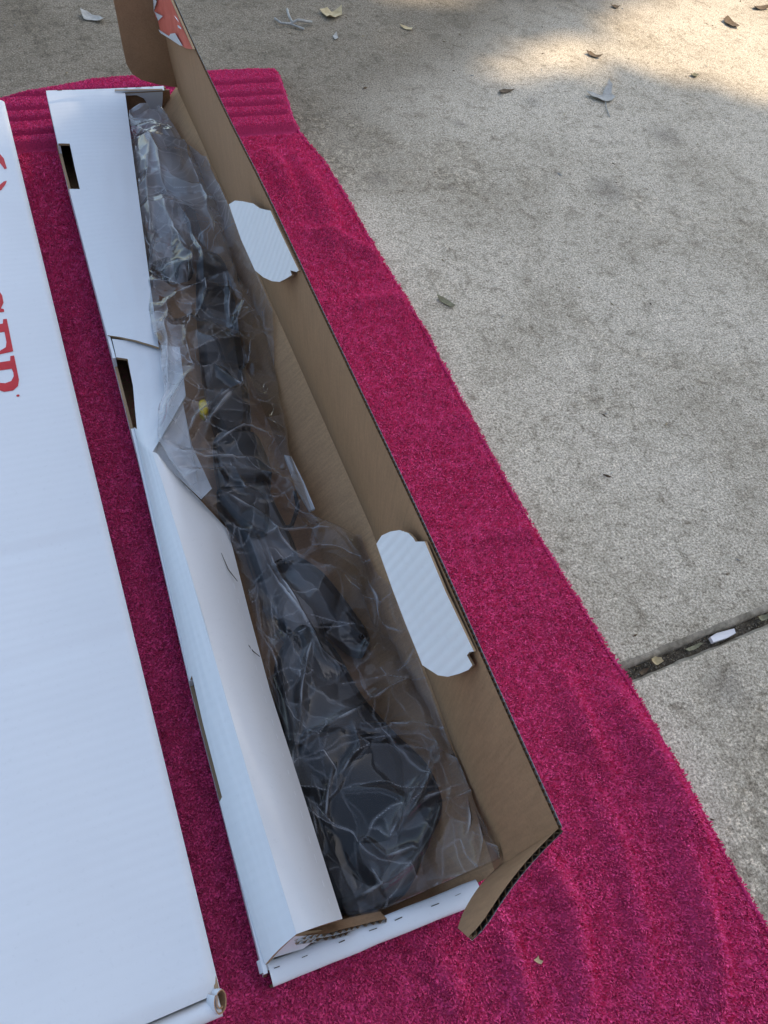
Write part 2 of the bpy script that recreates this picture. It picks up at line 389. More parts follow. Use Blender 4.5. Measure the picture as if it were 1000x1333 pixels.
# rolled hem along the right selvedge and the far end
def tube(name, path, r, m, parent, seg=8, caps=True, radii=None):
    path = np.asarray(path, float); n = len(path); tn = np.gradient(path, axis=0); tn /= np.linalg.norm(tn, axis=1, keepdims=True) + 1e-12
    up = np.array([0, 0, 1.0]); g = np.zeros((n, seg + 1, 3))
    for i in range(n):
        a = np.cross(tn[i], up); a = a / (np.linalg.norm(a) + 1e-9) if np.linalg.norm(a) > 1e-4 else np.array([1., 0, 0]); b = np.cross(tn[i], a)
        rr = r if radii is None else radii[i]
        for k in range(seg + 1):
            th = 2 * math.pi * k / seg; g[i, k] = path[i] + rr * (math.cos(th) * a + math.sin(th) * b)
    mb = MB(); mb.grid(g, 0)
    if caps:
        mb.add(g[0, :seg], [tuple(range(seg))]); mb.add(g[-1, :seg], [tuple(range(seg))[::-1]])
    return mb.build(name, m, parent, smooth=True)
hy = np.linspace(-.75, RY[-1], 400)
tube('hem', np.stack([tow_right(hy) - .002 + .001 * vnoise(hy, hy * 0, 40, 2), hy, .0062 + .0012 * vnoise(hy, hy * 0, 45, 9)], -1), .0027, HEM, towel)
hx = np.linspace(-.45, fedge[-1, 0], 200)
tube('hem', np.stack([hx, tow_far(hx) - .002, .006 + .001 * vnoise(hx, hx * 0, 40, 9)], -1), .0034, HEM, towel)

def hingeX(Y): return np.interp(Y, [.02, .12, .25, .49, .77, .95, 1.22, 1.57], [.300, .309, .315, .322, .316, .312, .310, .300])
def tufts(n, xlo, xhi, ylo, yhi, seed, ln, wd):
    r = np.random.default_rng(seed)
    X = r.uniform(xlo, xhi, n); Y = r.uniform(ylo, yhi, n)
    keep = (X < tow_right(Y) + .0022 + .0012 * vnoise(X, Y, 60, 77)) & (Y < tow_far(np.minimum(X, .59)) - .002)
    # nothing can be seen under the two boxes
    keep &= ~((X > .075) & (X < hingeX(Y) - .045) & (Y > .045) & (Y < 1.58)) & ~((X < -.05) & (X > -.315) & (Y > .06) & (Y < 1.5))
    gr, zone = groove(X, Y); keep &= gr < .28
    X, Y = X[keep], Y[keep]; gr, zone = groove(X, Y); n = len(X)
    Z = towel_z(X, Y); Z = np.where(X > tow_right(Y) - .004, .0075, Z)
    nap = .9 * vnoise(X, Y, 14, seed + 1) + 1.5 * vnoise(X, Y, 130, seed + 2) - 1.2 + r.normal(0, 1.1, n)
    tilt = np.clip(.62 + .35 * vnoise(X, Y, 150, seed + 3) + r.normal(0, .28, n), .05, 1.3)
    L = ln * r.uniform(.7, 1.25, n) * np.where(zone, .5, 1); W = wd * r.uniform(.7, 1.3, n)
    dx, dy = np.cos(nap), np.sin(nap); a = r.uniform(0, 2 * math.pi, n); sx, sy = np.cos(a), np.sin(a)
    B = np.stack([X, Y, Z - .0004], -1); side = np.stack([sx, sy, 0 * sx], -1) * W[:, None] / 2
    mid = B + np.stack([dx * np.sin(tilt * .5), dy * np.sin(tilt * .5), np.cos(tilt * .5)], -1) * (L * .55)[:, None]
    tip = mid + np.stack([dx * np.sin(tilt * 1.25), dy * np.sin(tilt * 1.25), np.cos(tilt * 1.25)], -1) * (L * .5)[:, None]
    V = np.stack([B - side, B + side, mid + side * .95, mid - side * .95, tip], 1).reshape(-1, 3) * S
    i0 = np.arange(n) * 5
    quad = np.stack([i0, i0 + 1, i0 + 2, i0 + 3], 1); tri = np.stack([i0 + 3, i0 + 2, i0 + 4], 1)
    me = bpy.data.meshes.new('terry_pile')
    me.vertices.add(len(V)); me.vertices.foreach_set('co', V.ravel())
    loops = np.concatenate([quad, tri], 1).ravel()
    me.loops.add(len(loops)); me.loops.foreach_set('vertex_index', loops)
    starts = np.stack([np.arange(n) * 7, np.arange(n) * 7 + 4], 1).ravel()
    me.polygons.add(2 * n); me.polygons.foreach_set('loop_start', starts)
    me.polygons.foreach_set('use_smooth', np.ones(2 * n, bool))
    me.materials.append(PILE); me.update(calc_edges=True)
    o = link('terry_pile', me, towel); o['kind'] = 'stuff'; return o
tufts(520000, -.06, .72, -.30, 1.82, 11, .0052, .0024)
tufts(150000, -.45, -.06, -.30, 1.80, 12, .0056, .0028)

# ------------------------------------------------------------------ closed carton at the left edge
h = .095; TH = .0042
A0 = P(5, 129, h); A1 = P(287, 1291, h)           # its right top edge, far and near
ldir = (A1 - A0); LL = np.linalg.norm(ldir); ldir /= LL; lperp = np.array([ldir[1], -ldir[0], 0.0])    # lperp points left
if lperp[0] > 0: lperp = -lperp
WB = .30
cb = empty('closed_carton'); tag(cb, 'closed white cardboard carton with red lettering, cut off by the left edge', 'box')
def LB(s, w, z): return A0 * [1, 1, 0] + ldir * s + lperp * w + np.array([0, 0, z])
# lid: one sheet with a soft rounded right edge, shallow cross creases and a slight bow
sN, wN = 170, 46
crease_s = [np.linalg.norm(P(60, 688, h)[:2] - A0[:2]) + .02, np.linalg.norm(P(90, 822, h)[:2] - A0[:2]) + .02]
g = np.zeros((sN, wN, 3))
for i in range(sN):
    s_ = LL * i / (sN - 1)
    for j in range(wN):
        v = (j / (wN - 1)) ** 1.6; w = .0 + WB * v
        z = h + .0016 * noise.noise((s_ * 3, w * 5, 2)) + .0008 * noise.noise((s_ * 9, w * 14, 5)) - .0010
        z += (.0007 * noise.noise((s_ * 34, w * 3, 11)) * math.exp(-((s_ - LL + .25) / .35) ** 2)) if s_ > LL * .55 else 0
        for k, cs in enumerate(crease_s): z -= .0030 * math.exp(-((s_ - cs - .03 * (w - .05) * (1 if k else .6)) / .0045) ** 2) * (.4 + .6 * math.exp(-((w - .12) / .12) ** 2))
        if w < .009: z -= .0045 * (1 - w / .009) ** 2
        if s_ > LL - .03 and w < .03: z -= .010 * ((s_ - LL + .03) / .03) ** 2 * (1 - w / .03) ** 2
        if s_ > LL - .012: z -= .004 * ((s_ - LL + .012) / .012) ** 2
        g[i, j] = LB(s_, w, z)
slab('lid_panel', g, TH, [WHITE, KRAFT, MEDIUM], cb, toward=(0, 0, 1))
Z0 = .010
for nm, s0, w0, s1, w1 in (('side_wall', .002, .0005, LL - .004, .0005), ('far_wall', .003, .004, .003, WB), ('side_wall', .002, WB - .001, LL - .004, WB - .001)):
    a, b = LB(s0, w0, Z0), LB(s1, w1, Z0); up = np.array([0, 0, h - Z0 - .0072])
    gg = bil(a, b, a + up, b + up, 6, 60, amp=.0006, seed=3)
    slab(nm, gg, TH, [WHITE, KRAFT, MEDIUM], cb, toward=(0, 1, 0) if nm == 'far_wall' else (1, 0, 0) if w0 < .1 else (-1, 0, 0))
a, b = LB(LL + .001, .0025, Z0), LB(LL + .001, WB, Z0); up = np.array([0, 0, h - .020 - Z0])
slab('near_wall', bil(a, b, a + up, b + up, 6, 40), TH, [WHITE, KRAFT, MEDIUM], cb, toward=(0, -1, 0))
slab('floor', bil(LB(.004, .006, Z0 + .003), LB(LL - .005, .006, Z0 + .003), LB(.004, WB - .006, Z0 + .003), LB(LL - .005, WB - .006, Z0 + .003), 3, 3), .003, [KRAFT, WHITE, MEDIUM], cb, toward=(0, 0, 1))
# tuck flap rolled over the near wall: an open curl at its right end
n = 40; g = np.zeros((n, 60, 3))
for i in range(n):
    th = math.radians(195 + 330 * i / (n - 1)); r = .0118 - .0035 * i / (n - 1)
    for j in range(60):
        w = .003 + (WB - .006) * j / 59
        rr = r + .0006 * noise.noise((w * 20, i * .1, 3))
        g[i, j] = LB(LL + .0105 + rr * math.sin(th) * 1.05, w, h - .018 + rr * math.cos(th) * .95)
slab('tuck_roll', g[:, ::-1], .0022, [WHITE, KRAFT, MEDIUM], cb, flutes='d')
cc_ = P(286, 1302, .088); ax = np.array([.55, -.35, .76]); ax /= np.linalg.norm(ax); e1 = np.cross(ax, (0, 1, 0)); e1 /= np.linalg.norm(e1); e2 = np.cross(ax, e1); g = np.zeros((44, 5, 3))
for i in range(44):
    th = -.5 + 9.0 * i / 43; r_ = .0118 - .0058 * i / 43
    for j in range(5): g[i, j] = cc_ + (e1 * math.cos(th) * .72 + e2 * math.sin(th) * 1.15) * (r_ + .0008 * noise.noise((th * 1.3, j, 2))) + ax * (-.010 + .012 * j / 4 + .002 * noise.noise((th, 5, 5)))
slab('corner_curl', g, .0012, [WHITE, KRAFT, KRAFT], cb)
# lettering, read from the near side of the frame to the left: caps laid along the box
def LBpx(px, py):
    q = P(px, py, h); d = q - LB(0, 0, h); return float(d @ ldir), float(d @ lperp)
s_end, w_top = LBpx(26, 500); sR0, _ = LBpx(18, 463); sE0, _ = LBpx(12, 430); sR1, _ = LBpx(24, 519)
CAP = .074
LET = {  # strokes in a unit cell: x right, y up (0..1); polygons
 'R': [[(0, 0), (.42, 0), (.42, .07), (.30, .09), (.30, .91), (.42, .93), (.42, 1), (0, 1), (0, .93), (.11, .91), (.11, .09), (0, .07)],
       [(.30, 1), (.58, 1), (.72, .96), (.80, .86), (.80, .70), (.72, .58), (.56, .50), (.30, .48), (.30, .56), (.48, .57), (.58, .64), (.61, .75), (.58, .86), (.48, .92), (.30, .93)],
       [(.40, .50), (.56, .50), (.84, .08), (.98, .05), (.98, 0), (.72, 0)]],
 'U': [[(0, 1), (.40, 1), (.40, .93), (.29, .91), (.29, .34), (.34, .19), (.46, .11), (.58, .11), (.68, .19), (.72, .34), (.72, .91), (.60, .93), (.60, 1), (.94, 1), (.94, .93), (.82, .91), (.82, .32), (.74, .10), (.60, 0), (.40, 0), (.20, .08), (.10, .30), (.10, .91), (0, .93)]],
 'G': [[(.90, .72), (.90, .98), (.83, .98), (.80, .93), (.66, 1), (.46, 1), (.22, .92), (.06, .74), (0, .5), (.06, .25), (.22, .07), (.46, -.01), (.70, .03), (.90, .12), (.90, .38), (.98, .40), (.98, .47), (.56, .47), (.56, .40), (.71, .38), (.71, .14), (.58, .08), (.44, .09), (.30, .17), (.22, .33), (.20, .5), (.23, .70), (.33, .86), (.48, .92), (.64, .90), (.77, .83), (.83, .72)]],
 'E': [[(0, 0), (.84, 0), (.90, .28), (.83, .28), (.74, .12), (.60, .09), (.32, .09), (.32, .46), (.50, .46), (.56, .36), (.62, .36), (.62, .64), (.56, .64), (.50, .55), (.32, .55), (.32, .91), (.58, .91), (.70, .88), (.78, .74), (.85, .74), (.82, 1), (0, 1), (0, .93), (.11, .91), (.11, .09), (0, .07)]],
}
zt = .0028
def lid_z(s_, w):
    z = h + .0016 * noise.noise((s_ * 3, w * 5, 2)) + .0008 * noise.noise((s_ * 9, w * 14, 5)) - .0010
    return z + .00065
def print_poly(name, polys, m, parent):
    mb = MB()
    for poly in polys:
        pts = [LB(s_, w, lid_z(s_, w)) for s_, w in poly]
        tri = mg.tessellate_polygon([[Vector(p) for p in pts]])
        mb.add(pts, [tuple(t) for t in tri])
    return mb.build(name, m, parent)
wR = (sR1 - sR0) * .98; gap = wR * .10
pos = sR0
starts = {'R2': sR0, 'E': sR0 - wR * .92 - gap * .2, 'G': sR0 - wR * 2.0 - gap * .5, 'U': sR0 - wR * 3.05 - gap, 'R1': sR0 - wR * 4.15 - gap}
for k in ('R1', 'U', 'G', 'E', 'R2'):
    s0 = starts[k]
    print_poly('printed_letter', [[(s0 + x * wR * 1.02, w_top + (1 - y) * CAP) for x, y in poly] for poly in LET[k[0]]], RED, cb)
rs, rw = LBpx(23.5, 515)
ring = [(rs + .0022 * math.cos(a), rw + .0022 * math.sin(a)) for a in np.linspace(0, 2 * math.pi, 14)[:-1]]
print_poly('registered_mark', [ring], RED, cb)
# tips of the red emblem above the lettering
def Lp(pts): return [LBpx(x, y) for x, y in pts]
print_poly('printed_emblem', [Lp([(-26, 190), (-12, 192), (0, 200), (5, 206), (9, 219), (6, 220), (1, 213), (-8, 206), (-22, 200)]), Lp([(-26, 262), (-10, 254), (2, 247), (7, 240), (9, 235), (5, 236), (-2, 242), (-12, 247), (-26, 252)]),
    Lp([(-24, 212), (-10, 216), (-4, 224), (-12, 236), (-24, 240)])], RED, cb)

# ------------------------------------------------------------------ open carton
oc = empty('open_carton'); tag(oc, 'long open white carton, brown inside, its lid raised, lying on the towel', 'box')
BT = .013
XF = .0485; YF = 1.592; YN = .030
def lidtopX(Y): return np.interp(Y, [.03, .30, .6, .94, 1.05, 1.3, 1.6], [.286, .287, .283, .277, .273, .268, .268])
ZL = .341; YL0, YL1 = .038, 1.575
def lidX(Y, z): u = (z - h) / (ZL - h); return hingeX(Y) * (1 - u) + lidtopX(Y) * u - .004 * 4 * u * (1 - u)
BOARD = [WHITE, KRAFT, MEDIUM]
# floor
ys = np.linspace(YN, YF, 60); slab('floor', np.array([[(lerp(XF, float(hingeX(y)) - .056, t), y, BT) for t in (0, .5, 1)] for y in ys]), .003, [KRAFT, WHITE, MEDIUM], oc, toward=(0, 0, 1))
# right wall
ys = np.linspace(YN + .004, YF - .002, 80)
g = np.array([[(float(hingeX(y)) - .058 * (1 - t) ** 1.15 - .006 * math.sin(t * 3.14), y, BT + (h - .0006 - BT) * t) for t in np.linspace(0, 1, 8)] for y in ys])
slab('back_wall', g[:, ::-1], TH, [KRAFT_WALL_LIT, WHITE, MEDIUM], oc, toward=(-1, 0, 0))
# lid, hinged on the right wall
ys = np.linspace(YL0, YL1, 120)
g = np.array([[(float(lidX(y, h + (ZL - h) * t)) + .0012 * noise.noise((y * 4, t * 3, 8)), y, h + (ZL - h) * t) for t in np.linspace(0, 1, 12)] for y in ys])
lid = slab('lid', g[:, ::-1], .0034, [KRAFT, WHITE, MEDIUM], oc, flutes='c', toward=(-1, 0, 0))
def onlid(px, py, off=.006):
    """where the view ray of a photo point meets the inner face of the lid (kept on the lid sheet)"""
    w = ROT @ _d(px, py); o_ = np.array([0, 0, 1.0]); lo = (ZL - 1.0) / w[2]; hi = 3.0; f_ = lambda p: p[0] - lidX(np.clip(p[1], YL0, YL1), p[2]) + off
    p = o_ + w * lo
    if f_(p) < 0:
        for _ in range(50):
            md = (lo + hi) / 2
            if f_(o_ + w * md) < 0: lo = md
            else: hi = md
        p = o_ + w * lo
    p[1] = min(p[1], YL1 - .001); p[2] = min(p[2], ZL); p[0] = min(p[0], float(lidX(np.clip(p[1], YL0, YL1), p[2])) - off); return p
def lidtab(pts, m, n_edge):
    P3 = []
    for k, (x, y, lift) in enumerate(pts): P3.append(onlid(x, y, .0055 + lift))
    return plate('lid_tab', P3, (.0034, 0, 0), [m, KRAFT, MEDIUM], oc)
t2 = [(298, 266, .006), (306, 261, .006), (316, 262, .005), (330, 265, .004), (338, 271, .002), (346, 273, 0), (352, 274, -.002), (364, 300, -.003), (389, 352, -.003), (386, 354, -.002), (378, 352, 0), (380, 358, .001), (372, 363, .003), (364, 367, .004), (354, 366, .005), (343, 361, .006), (332, 352, .006), (314, 312, .006)]
t3 = [(490, 708, .007), (497, 697, .006), (508, 692, .005), (520, 690, .004), (532, 694, .003), (538, 700, .002), (541, 705, 0), (553, 705, -.003), (580, 770, -.003), (617, 848, -.003), (611, 849, -.002), (608, 853, 0), (615, 866, .001), (610, 872, .003), (598, 877, .004), (583, 881, .005), (570, 879, .006), (550, 866, .007), (528, 812, .007), (512, 770, .007)]
def hanging_tab(pts, e0, e1, drop):
    """a tab folded in over the lid's top edge (e0-e1) and hanging off the brown face, its tip lowest"""
    e0, e1 = np.array(e0, float), np.array(e1, float); d = (e1 - e0) / np.linalg.norm(e1 - e0); nl = np.array([-d[1], d[0]]); nl = nl if nl[0] < 0 else -nl
    k = np.array([max(0.0, (np.array(p[:2]) - e0) @ nl) for p in pts]); k /= k.max(); P3 = []
    for (x, y, _), kk in zip(pts, k):
        p = P(x, y, ZL - .001 - drop * kk); p[0] = min(p[0], float(lidX(np.clip(p[1], YL0, YL1), p[2])) - .0006 - .004 * min(1, kk * 4)); P3.append(p)
    return plate('lid_tab', P3, (.0030, 0, -.0012), [WHITE_TAB_LIT, KRAFT, MEDIUM], oc)
hanging_tab(t2, (352, 274), (389, 352), .085); hanging_tab(t3, (553, 705), (617, 848), .085)
t1 = [(180, -30, .006), (194, -2, .006), (205, 24, .006), (209, 42, .006), (222, 50, .004), (234, 58, .002), (242, 63, 0), (254, 64, -.003), (246, 42, -.003), (238, 18, -.003), (228, 5, -.003), (214, -25, -.003)]
rt = lidtab(t1, SALMON, 0); rt['label'] = 'red printed locking tab'
def markpoly(pts, parent, m):
    P3 = [onlid(x, y, .0055 + lf + .0006) for x, y, lf in pts]
    mb = MB(); tri = mg.tessellate_polygon([[Vector(p) for p in P3]]); mb.add(P3, [tuple(t) for t in tri]); return mb.build('print_gap', m, parent)
for pp in ([(206, 38, .0062), (209, 43, .0062), (222, 51, .0045), (234, 59, .0026), (238, 60, .002), (232, 50, .003), (228, 43, .004), (222, 44, .0045), (220, 47, .0045)], [(201, 15, .006), (206, 27, .006), (212, 21, .0055), (206, 18, .006)],
           [(231, 20, .0015), (237, 24, -.0005), (241, 29, -.001), (233, 24, .001)], [(231, 33, .002), (236, 33, .001), (243, 36, -.0006), (238, 38, 0), (232, 36, .0015)], [(193, -2, .006), (196, 3, .006), (204, 2, .006), (199, -6, .006)]):
    markpoly(pp, rt, WHITE)

# end flaps of the lid
A = np.array([.287, YL0 + .001, ZL]); Bp = P(616, 1221, ZL - .012)
Ab = np.array([float(lidX(YL0, .125)), YL0 + .001, .125])
g = np.zeros((14, 10, 3))
for i in range(14):
    u = i / 13
    for j in range(10):
        v = j / 9      # 0 top, 1 bottom
        top = lerp(A, Bp, u); bot = lerp(Ab, Bp + np.array([.030, .012, -.150]), u)
        top = top + np.array([0, 0, -.020 * max(0, u - .8) ** 2 * 12])
        p = lerp(top, bot, v); p = p + np.array([-.004, .010, 0]) * math.sin(u * math.pi) * .4
        if u > .82: p = lerp(p, (top + bot) / 2, ((u - .82) / .18) ** 2 * .25)
        g[i, j] = p
slab('lid_end_flap', g, TH, [KRAFT, WHITE, MEDIUM], oc, flutes='cb', period=.0085, toward=(-.38, .92, 0))
# far flap stands across the far end
YQ = YL1
q = [PY(x, y, YQ) for x, y in [(244, -60), (140, -60), (146, -8), (152, 20), (160, 62), (165, 84), (172, 96), (184, 104), (206, 110), (233, 114), (241, 128)]]
for p_ in q: p_[0] = min(p_[0], .300)
plate('lid_end_flap', q, (0, .0042, 0), [KRAFT, WHITE, MEDIUM], oc)

# front wall, outside white, slots cut where the roll-over begins
slots = [(P(76, 187, h)[1], P(92, 247, h)[1]), (P(150, 465, h)[1], P(178, 556, h)[1]), (P(245, 886, h)[1], P(285, 1047, h)[1])]
def inslot(y): return any(b < y < a for a, b in slots)
fl = np.array([P(x, y, h) for x, y in [(60, 120), (78, 200), (145, 458), (175, 575), (245, 880), (288, 1047), (342, 1262)]]); o_ = np.argsort(fl[:, 1])
def frontX(y): return float(np.interp(y, fl[o_, 1], fl[o_, 0]))
def front_piece(y0, y1, z1, name='front_wall'):
    yy = np.linspace(y0, y1, max(4, int((y1 - y0) / .02)))
    g = np.array([[(frontX(y) + .0015 * (1 - t), y, BT + (z1 - BT) * t) for t in np.linspace(0, 1, 6)] for y in yy])
    slab(name, g, TH, [WHITE, KRAFT, MEDIUM], oc, toward=(-1, 0, 0))
front_piece(YN, YF, h - .020)
yb = [YN] + sorted([v for s_ in slots for v in s_]) + [YF]
for k in range(0, len(yb), 2): 
    yy = np.linspace(yb[k], yb[k + 1], 30)
    g = np.array([[(frontX(y), y, h - .020 + (.0185) * t) for t in np.linspace(0, 1, 3)] for y in yy])
    slab('front_wall_rim', g, TH, [WHITE, KRAFT, WHITE], oc, toward=(-1, 0, 0))
yy = np.linspace(YN + .03, YF - .02, 40); slab('inner_wall', np.array([[(frontX(y) + .024, y, BT + (h - .032 - BT) * t) for t in (0, .5, 1)] for y in yy]), .003, [KRAFT, KRAFT, MEDIUM], oc)
# far wall: outer white, inner roll-over panel with a cut-out that shows brown board
FW0, FW1 = P(60, 117, h), P(213, 112, h)
slab('far_wall', bil((frontX(YF), YF, BT), (.298, YF, BT), (frontX(YF), YF, h - .001), (FW1[0] + .003, YF, h - .001), 4, 12), TH, [WHITE, KRAFT, MEDIUM], oc, toward=(0, 1, 0))
yi = YF - .016
slab('far_roll', bil((frontX(YF) + .004, YF, h + .0006), (frontX(YF) + .004, yi, h + .0006), (FW1[0], YF, h + .0006), (FW1[0] - .002, yi, h + .0006), 12, 4, bow=.001), .0025, [WHITE, KRAFT, MEDIUM], oc, toward=(0, 0, 1))
inner = [PY(x, y, yi) for x, y in [(150, 118), (212, 117), (212, 128), (210, 152), (214, 215), (190, 215), (194, 172), (195, 150), (193, 137), (187, 128), (178, 124), (150, 125)]]
plate('far_inner_panel', inner, (0, .004, 0), [WHITE, KRAFT, MEDIUM], oc)
plate('far_backing', [(.10, YF - .008, h - .004), (.285, YF - .008, h - .004), (.285, YF - .008, BT + .004), (.10, YF - .008, BT + .004)], (0, .003, 0), [KRAFT, KRAFT, MEDIUM], oc)
# perforation dashes are cuts along the crease
CUT, _t, _b = mat('cut_board_edge', (.06, .045, .03), .9, .1)
PERF, _t, _b = mat('perforation_edge', (.9, .9, .9), .5, .3)
def cuts(path, n, frac, wd, parent, up=(0, 0, 1), lift=.0007, m=None):
    path = np.asarray(path, float); L = np.concatenate([[0], np.cumsum(np.linalg.norm(np.diff(path, axis=0), axis=1))]); mb = MB()
    for k in range(n):
        fr_ = frac * random.uniform(.5, 1.3); j_ = random.uniform(0, .3); wd_ = wd * random.uniform(.4, 1.1)
        a = interp(L, path, np.array([L[-1] * (k + j_) / n]))[0]; b = interp(L, path, np.array([L[-1] * (k + j_ + fr_) / n]))[0]
        d = (b - a) / np.linalg.norm(b - a); s_ = np.cross(d, up); s_ = s_ / np.linalg.norm(s_) * wd_; u = np.asarray(up) * lift
        mb.add([a - s_ * .3 + u, b - s_ * .3 + u, b + s_ + u, a + s_ + u], [(0, 1, 2, 3)])
    o = mb.build('perforation', m or CUT, parent); o['kind'] = 'stuff'; return o
cuts([(frontX(YF) + .02, YF - .004, h + .0018), (FW1[0] - .01, YF - .004, h + .0018)], 8, .45, .0016, oc)

# roll-over flaps of the front wall -----------------------------------------------------------
# far flap: lies nearly flat, rising a little towards its cut near end
fa = [(60, 118, h + .001), (84, 222, h + .001), (112, 330, h + .001), (140, 436, h + .001)]
fb = [(163, 121, .094), (177, 230, .093), (191, 335, .096), (207, 452, .100)]
Fa = np.array([P(*q) for q in fa]); Fb = np.array([P(*q) for q in fb])
n, m = 40, 14; g = np.zeros((n, m, 3))
far_sl = slots[0]
for i in range(n):
    a = interp(np.linspace(0, 1, 4), Fa, np.array([i / (n - 1)]))[0]; b = interp(np.linspace(0, 1, 4), Fb, np.array([i / (n - 1)]))[0]
    for j in range(m):
        v = j / (m - 1); p = lerp(a, b, v); p[2] += .006 * math.sin(v * math.pi) * .5 + .0008 * noise.noise((i * .2, j * .4, 4)); g[i, j] = p
def cutgrid(g, inside):
    """splits a grid into slabs around a slot along its first columns"""
    return g
def slotted(name, g, ylo, yhi, depth, mats, parent, ridge=False):
    """flap sheet with a slot (depth = columns) cut out of its front edge between ylo and yhi"""
    n, m = g.shape[:2]; nrm = gridnormals(g)
    if nrm[..., 2].mean() < 0: nrm = -nrm
    hb = g - nrm * TH; mb = MB()
    dead = set((i, j) for i in range(n - 1) for j in range(depth) if ylo < (g[i, 0, 1] + g[i + 1, 0, 1]) / 2 < yhi)
    idx = lambda i, j: i * m + j
    fs = [(idx(i, j), idx(i + 1, j), idx(i + 1, j + 1), idx(i, j + 1)) for i in range(n - 1) for j in range(m - 1) if (i, j) not in dead]
    mb.add(g.reshape(-1, 3), fs, 0); mb.add(hb.reshape(-1, 3), [f[::-1] for f in fs], 1)
    allv = np.concatenate([g.reshape(-1, 3), hb.reshape(-1, 3)]); K = n * m
    cnt = {}
    for f in fs:
        for k in range(4):
            a, b = f[k], f[(k + 1) % 4]; e = (min(a, b), max(a, b)); cnt.setdefault(e, []).append((a, b))
    rim = [(b, a, a + K, b + K) for e, l in cnt.items() if len(l) == 1 for a, b in l]
    crease = lambda q: (q[0] % m == 0 and q[1] % m == 0) or (ridge and q[0] % m == m - 1 and q[1] % m == m - 1)
    mb.add(allv, [q for q in rim if not crease(q)], 2); mb.add(allv, [q for q in rim if crease(q)], 0)
    o = mb.build(name, mats, parent); o.data.polygons.foreach_set('use_smooth', [q < 2 for q in mb.m]); return o
def refine(g, n2, m2):
    n, m = g.shape[:2]; a = interp(np.arange(n), g.reshape(n, -1), np.linspace(0, n - 1, n2)).reshape(n2, m, 3)
    b = a.transpose(1, 0, 2); b = interp(np.arange(m), b.reshape(m, -1), np.linspace(0, m - 1, m2)).reshape(m2, n2, 3); return b.transpose(1, 0, 2)
FLAP = [WHITE, KRAFT, MEDIUM]
gf = refine(g, 120, 40)
slotted('roll_flap', gf, far_sl[1], far_sl[0], 6, FLAP, oc)
# near flap: left face climbs to a fold, right face drops into the carton
la = [(146, 441), (160, 500), (178, 570), (222, 770), (262, 950), (303, 1110), (345, 1256)]
lb = [(234, 452, .090), (242, 515, .094), (199, 588, .126), (246, 740, .135), (292, 900, .140), (340, 1065, .142), (386, 1216, .138)]
La = np.array([P(x, y, h + .001) for x, y in la]); Lb = np.array([P(*q) for q in lb]); k_ = np.linspace(0, 1, 7)
n, m = 160, 30; g = np.zeros((n, m, 3))
for i in range(n):
    u = np.array([i / (n - 1)]); a = interp(k_, La, u)[0]; b = interp(k_, Lb, u)[0]
    for j in range(m):
        v = j / (m - 1); p = lerp(a, b, v); p += np.array([-.003, 0, .002]) * math.sin(v * math.pi) * (1 if i > 40 else i / 40); p[2] += .0006 * noise.noise((i * .08, j * .3, 9)); g[i, j] = p
# two slots: build as two pieces so that each piece carries one slot
cut_i = 70
slotted('roll_flap', g[:cut_i + 1], slots[1][1], slots[1][0], 5, FLAP, oc, True)
slotted('roll_flap', g[cut_i:], slots[2][1], slots[2][0], 4, FLAP, oc, True)
lc = [(214, 604, .118), (258, 648, .100), (297, 690, .088), (325, 800, .090), (352, 900, .098), (400, 1050, .110), (446, 1196, .121)]
Lr = [(198, 588, .1265), (215, 640, .129), (234, 700, .133), (262, 795, .136), (292, 900, .1405), (340, 1065, .1425), (386, 1216, .1385)]
Lc = np.array([P(*q) for q in lc]); Lr = np.array([P(*q) for q in Lr])
g = np.zeros((90, 16, 3))
for i in range(90):
    u = np.array([i / 89]); a = interp(k_, Lr, u)[0]; b = interp(k_, Lc, u)[0]
    for j in range(16):
        v = j / 15; p = lerp(a, b, v) + np.array([.001, 0, .0065]) * math.sin(v * math.pi) ** 1; p[2] += .0005 * noise.noise((i * .12, j * .3, 19)); g[i, j] = p
slab('fold_panel', g, TH, [WHITE_SATIN, KRAFT, MEDIUM], oc, toward=(.5, 0, 1), folded='cda')
pl = g[6:, 12] + np.array([0, 0, .001]); cuts(pl, 26, .35, .0007, oc, up=(.55, 0, .83), lift=.0008, m=PERF)
plate('flap_gusset', [P(200, 589, .117), P(238, 524, .090), P(250, 580, .086), P(276, 636, .082), P(262, 650, .092), P(222, 612, .110)], (0, 0, -.004), [WHITE, KRAFT, MEDIUM], oc)
# notch slits in the folded panel
for (x1, y1, x2, y2, x3, y3) in ((288, 720, 297, 742, 309, 757), (322, 838, 329, 848, 338, 855)):
    mb = MB(); a, b, c_ = P(x1, y1, .108), P(x2, y2, .108), P(x3, y3, .108); w = np.array([.0007, .0004, 0])
    mb.add([a, b, c_, c_ + w, b + w * 1.6, a + w * .6], [(0, 1, 4, 5), (1, 2, 3, 4)]); mb.build('slit', CUT, oc)
# layered tongue ends sticking out under the folded panel
for k, (z0, z1) in enumerate(((.128, .098), (.120, .089))):
    q0 = [P(384 + 2 * k, 1220 + 5 * k, z0), P(430, 1214 + 5 * k, (z0 + z1) / 2 + .003), P(468, 1204 + 5 * k, z1 + .004), P(504 - 5 * k, 1196 + 5 * k, z1)]
    q0 = np.array(q0); g = np.zeros((24, 8, 3))
    for i in range(24):
        e = interp(np.linspace(0, 1, 4), q0, np.array([i / 23]))[0]
        for j in range(8): g[i, j] = e + np.array([-.002, .010, -.014]) * (j / 7) + np.array([0, 0, .0025 * math.sin(i * .7 + k)]) * (1 - j / 7)
    slab('roll_tongue', g, .004, [KRAFT, WHITE, MEDIUM], oc, flutes='c', period=.008, toward=(0, 0, 1))
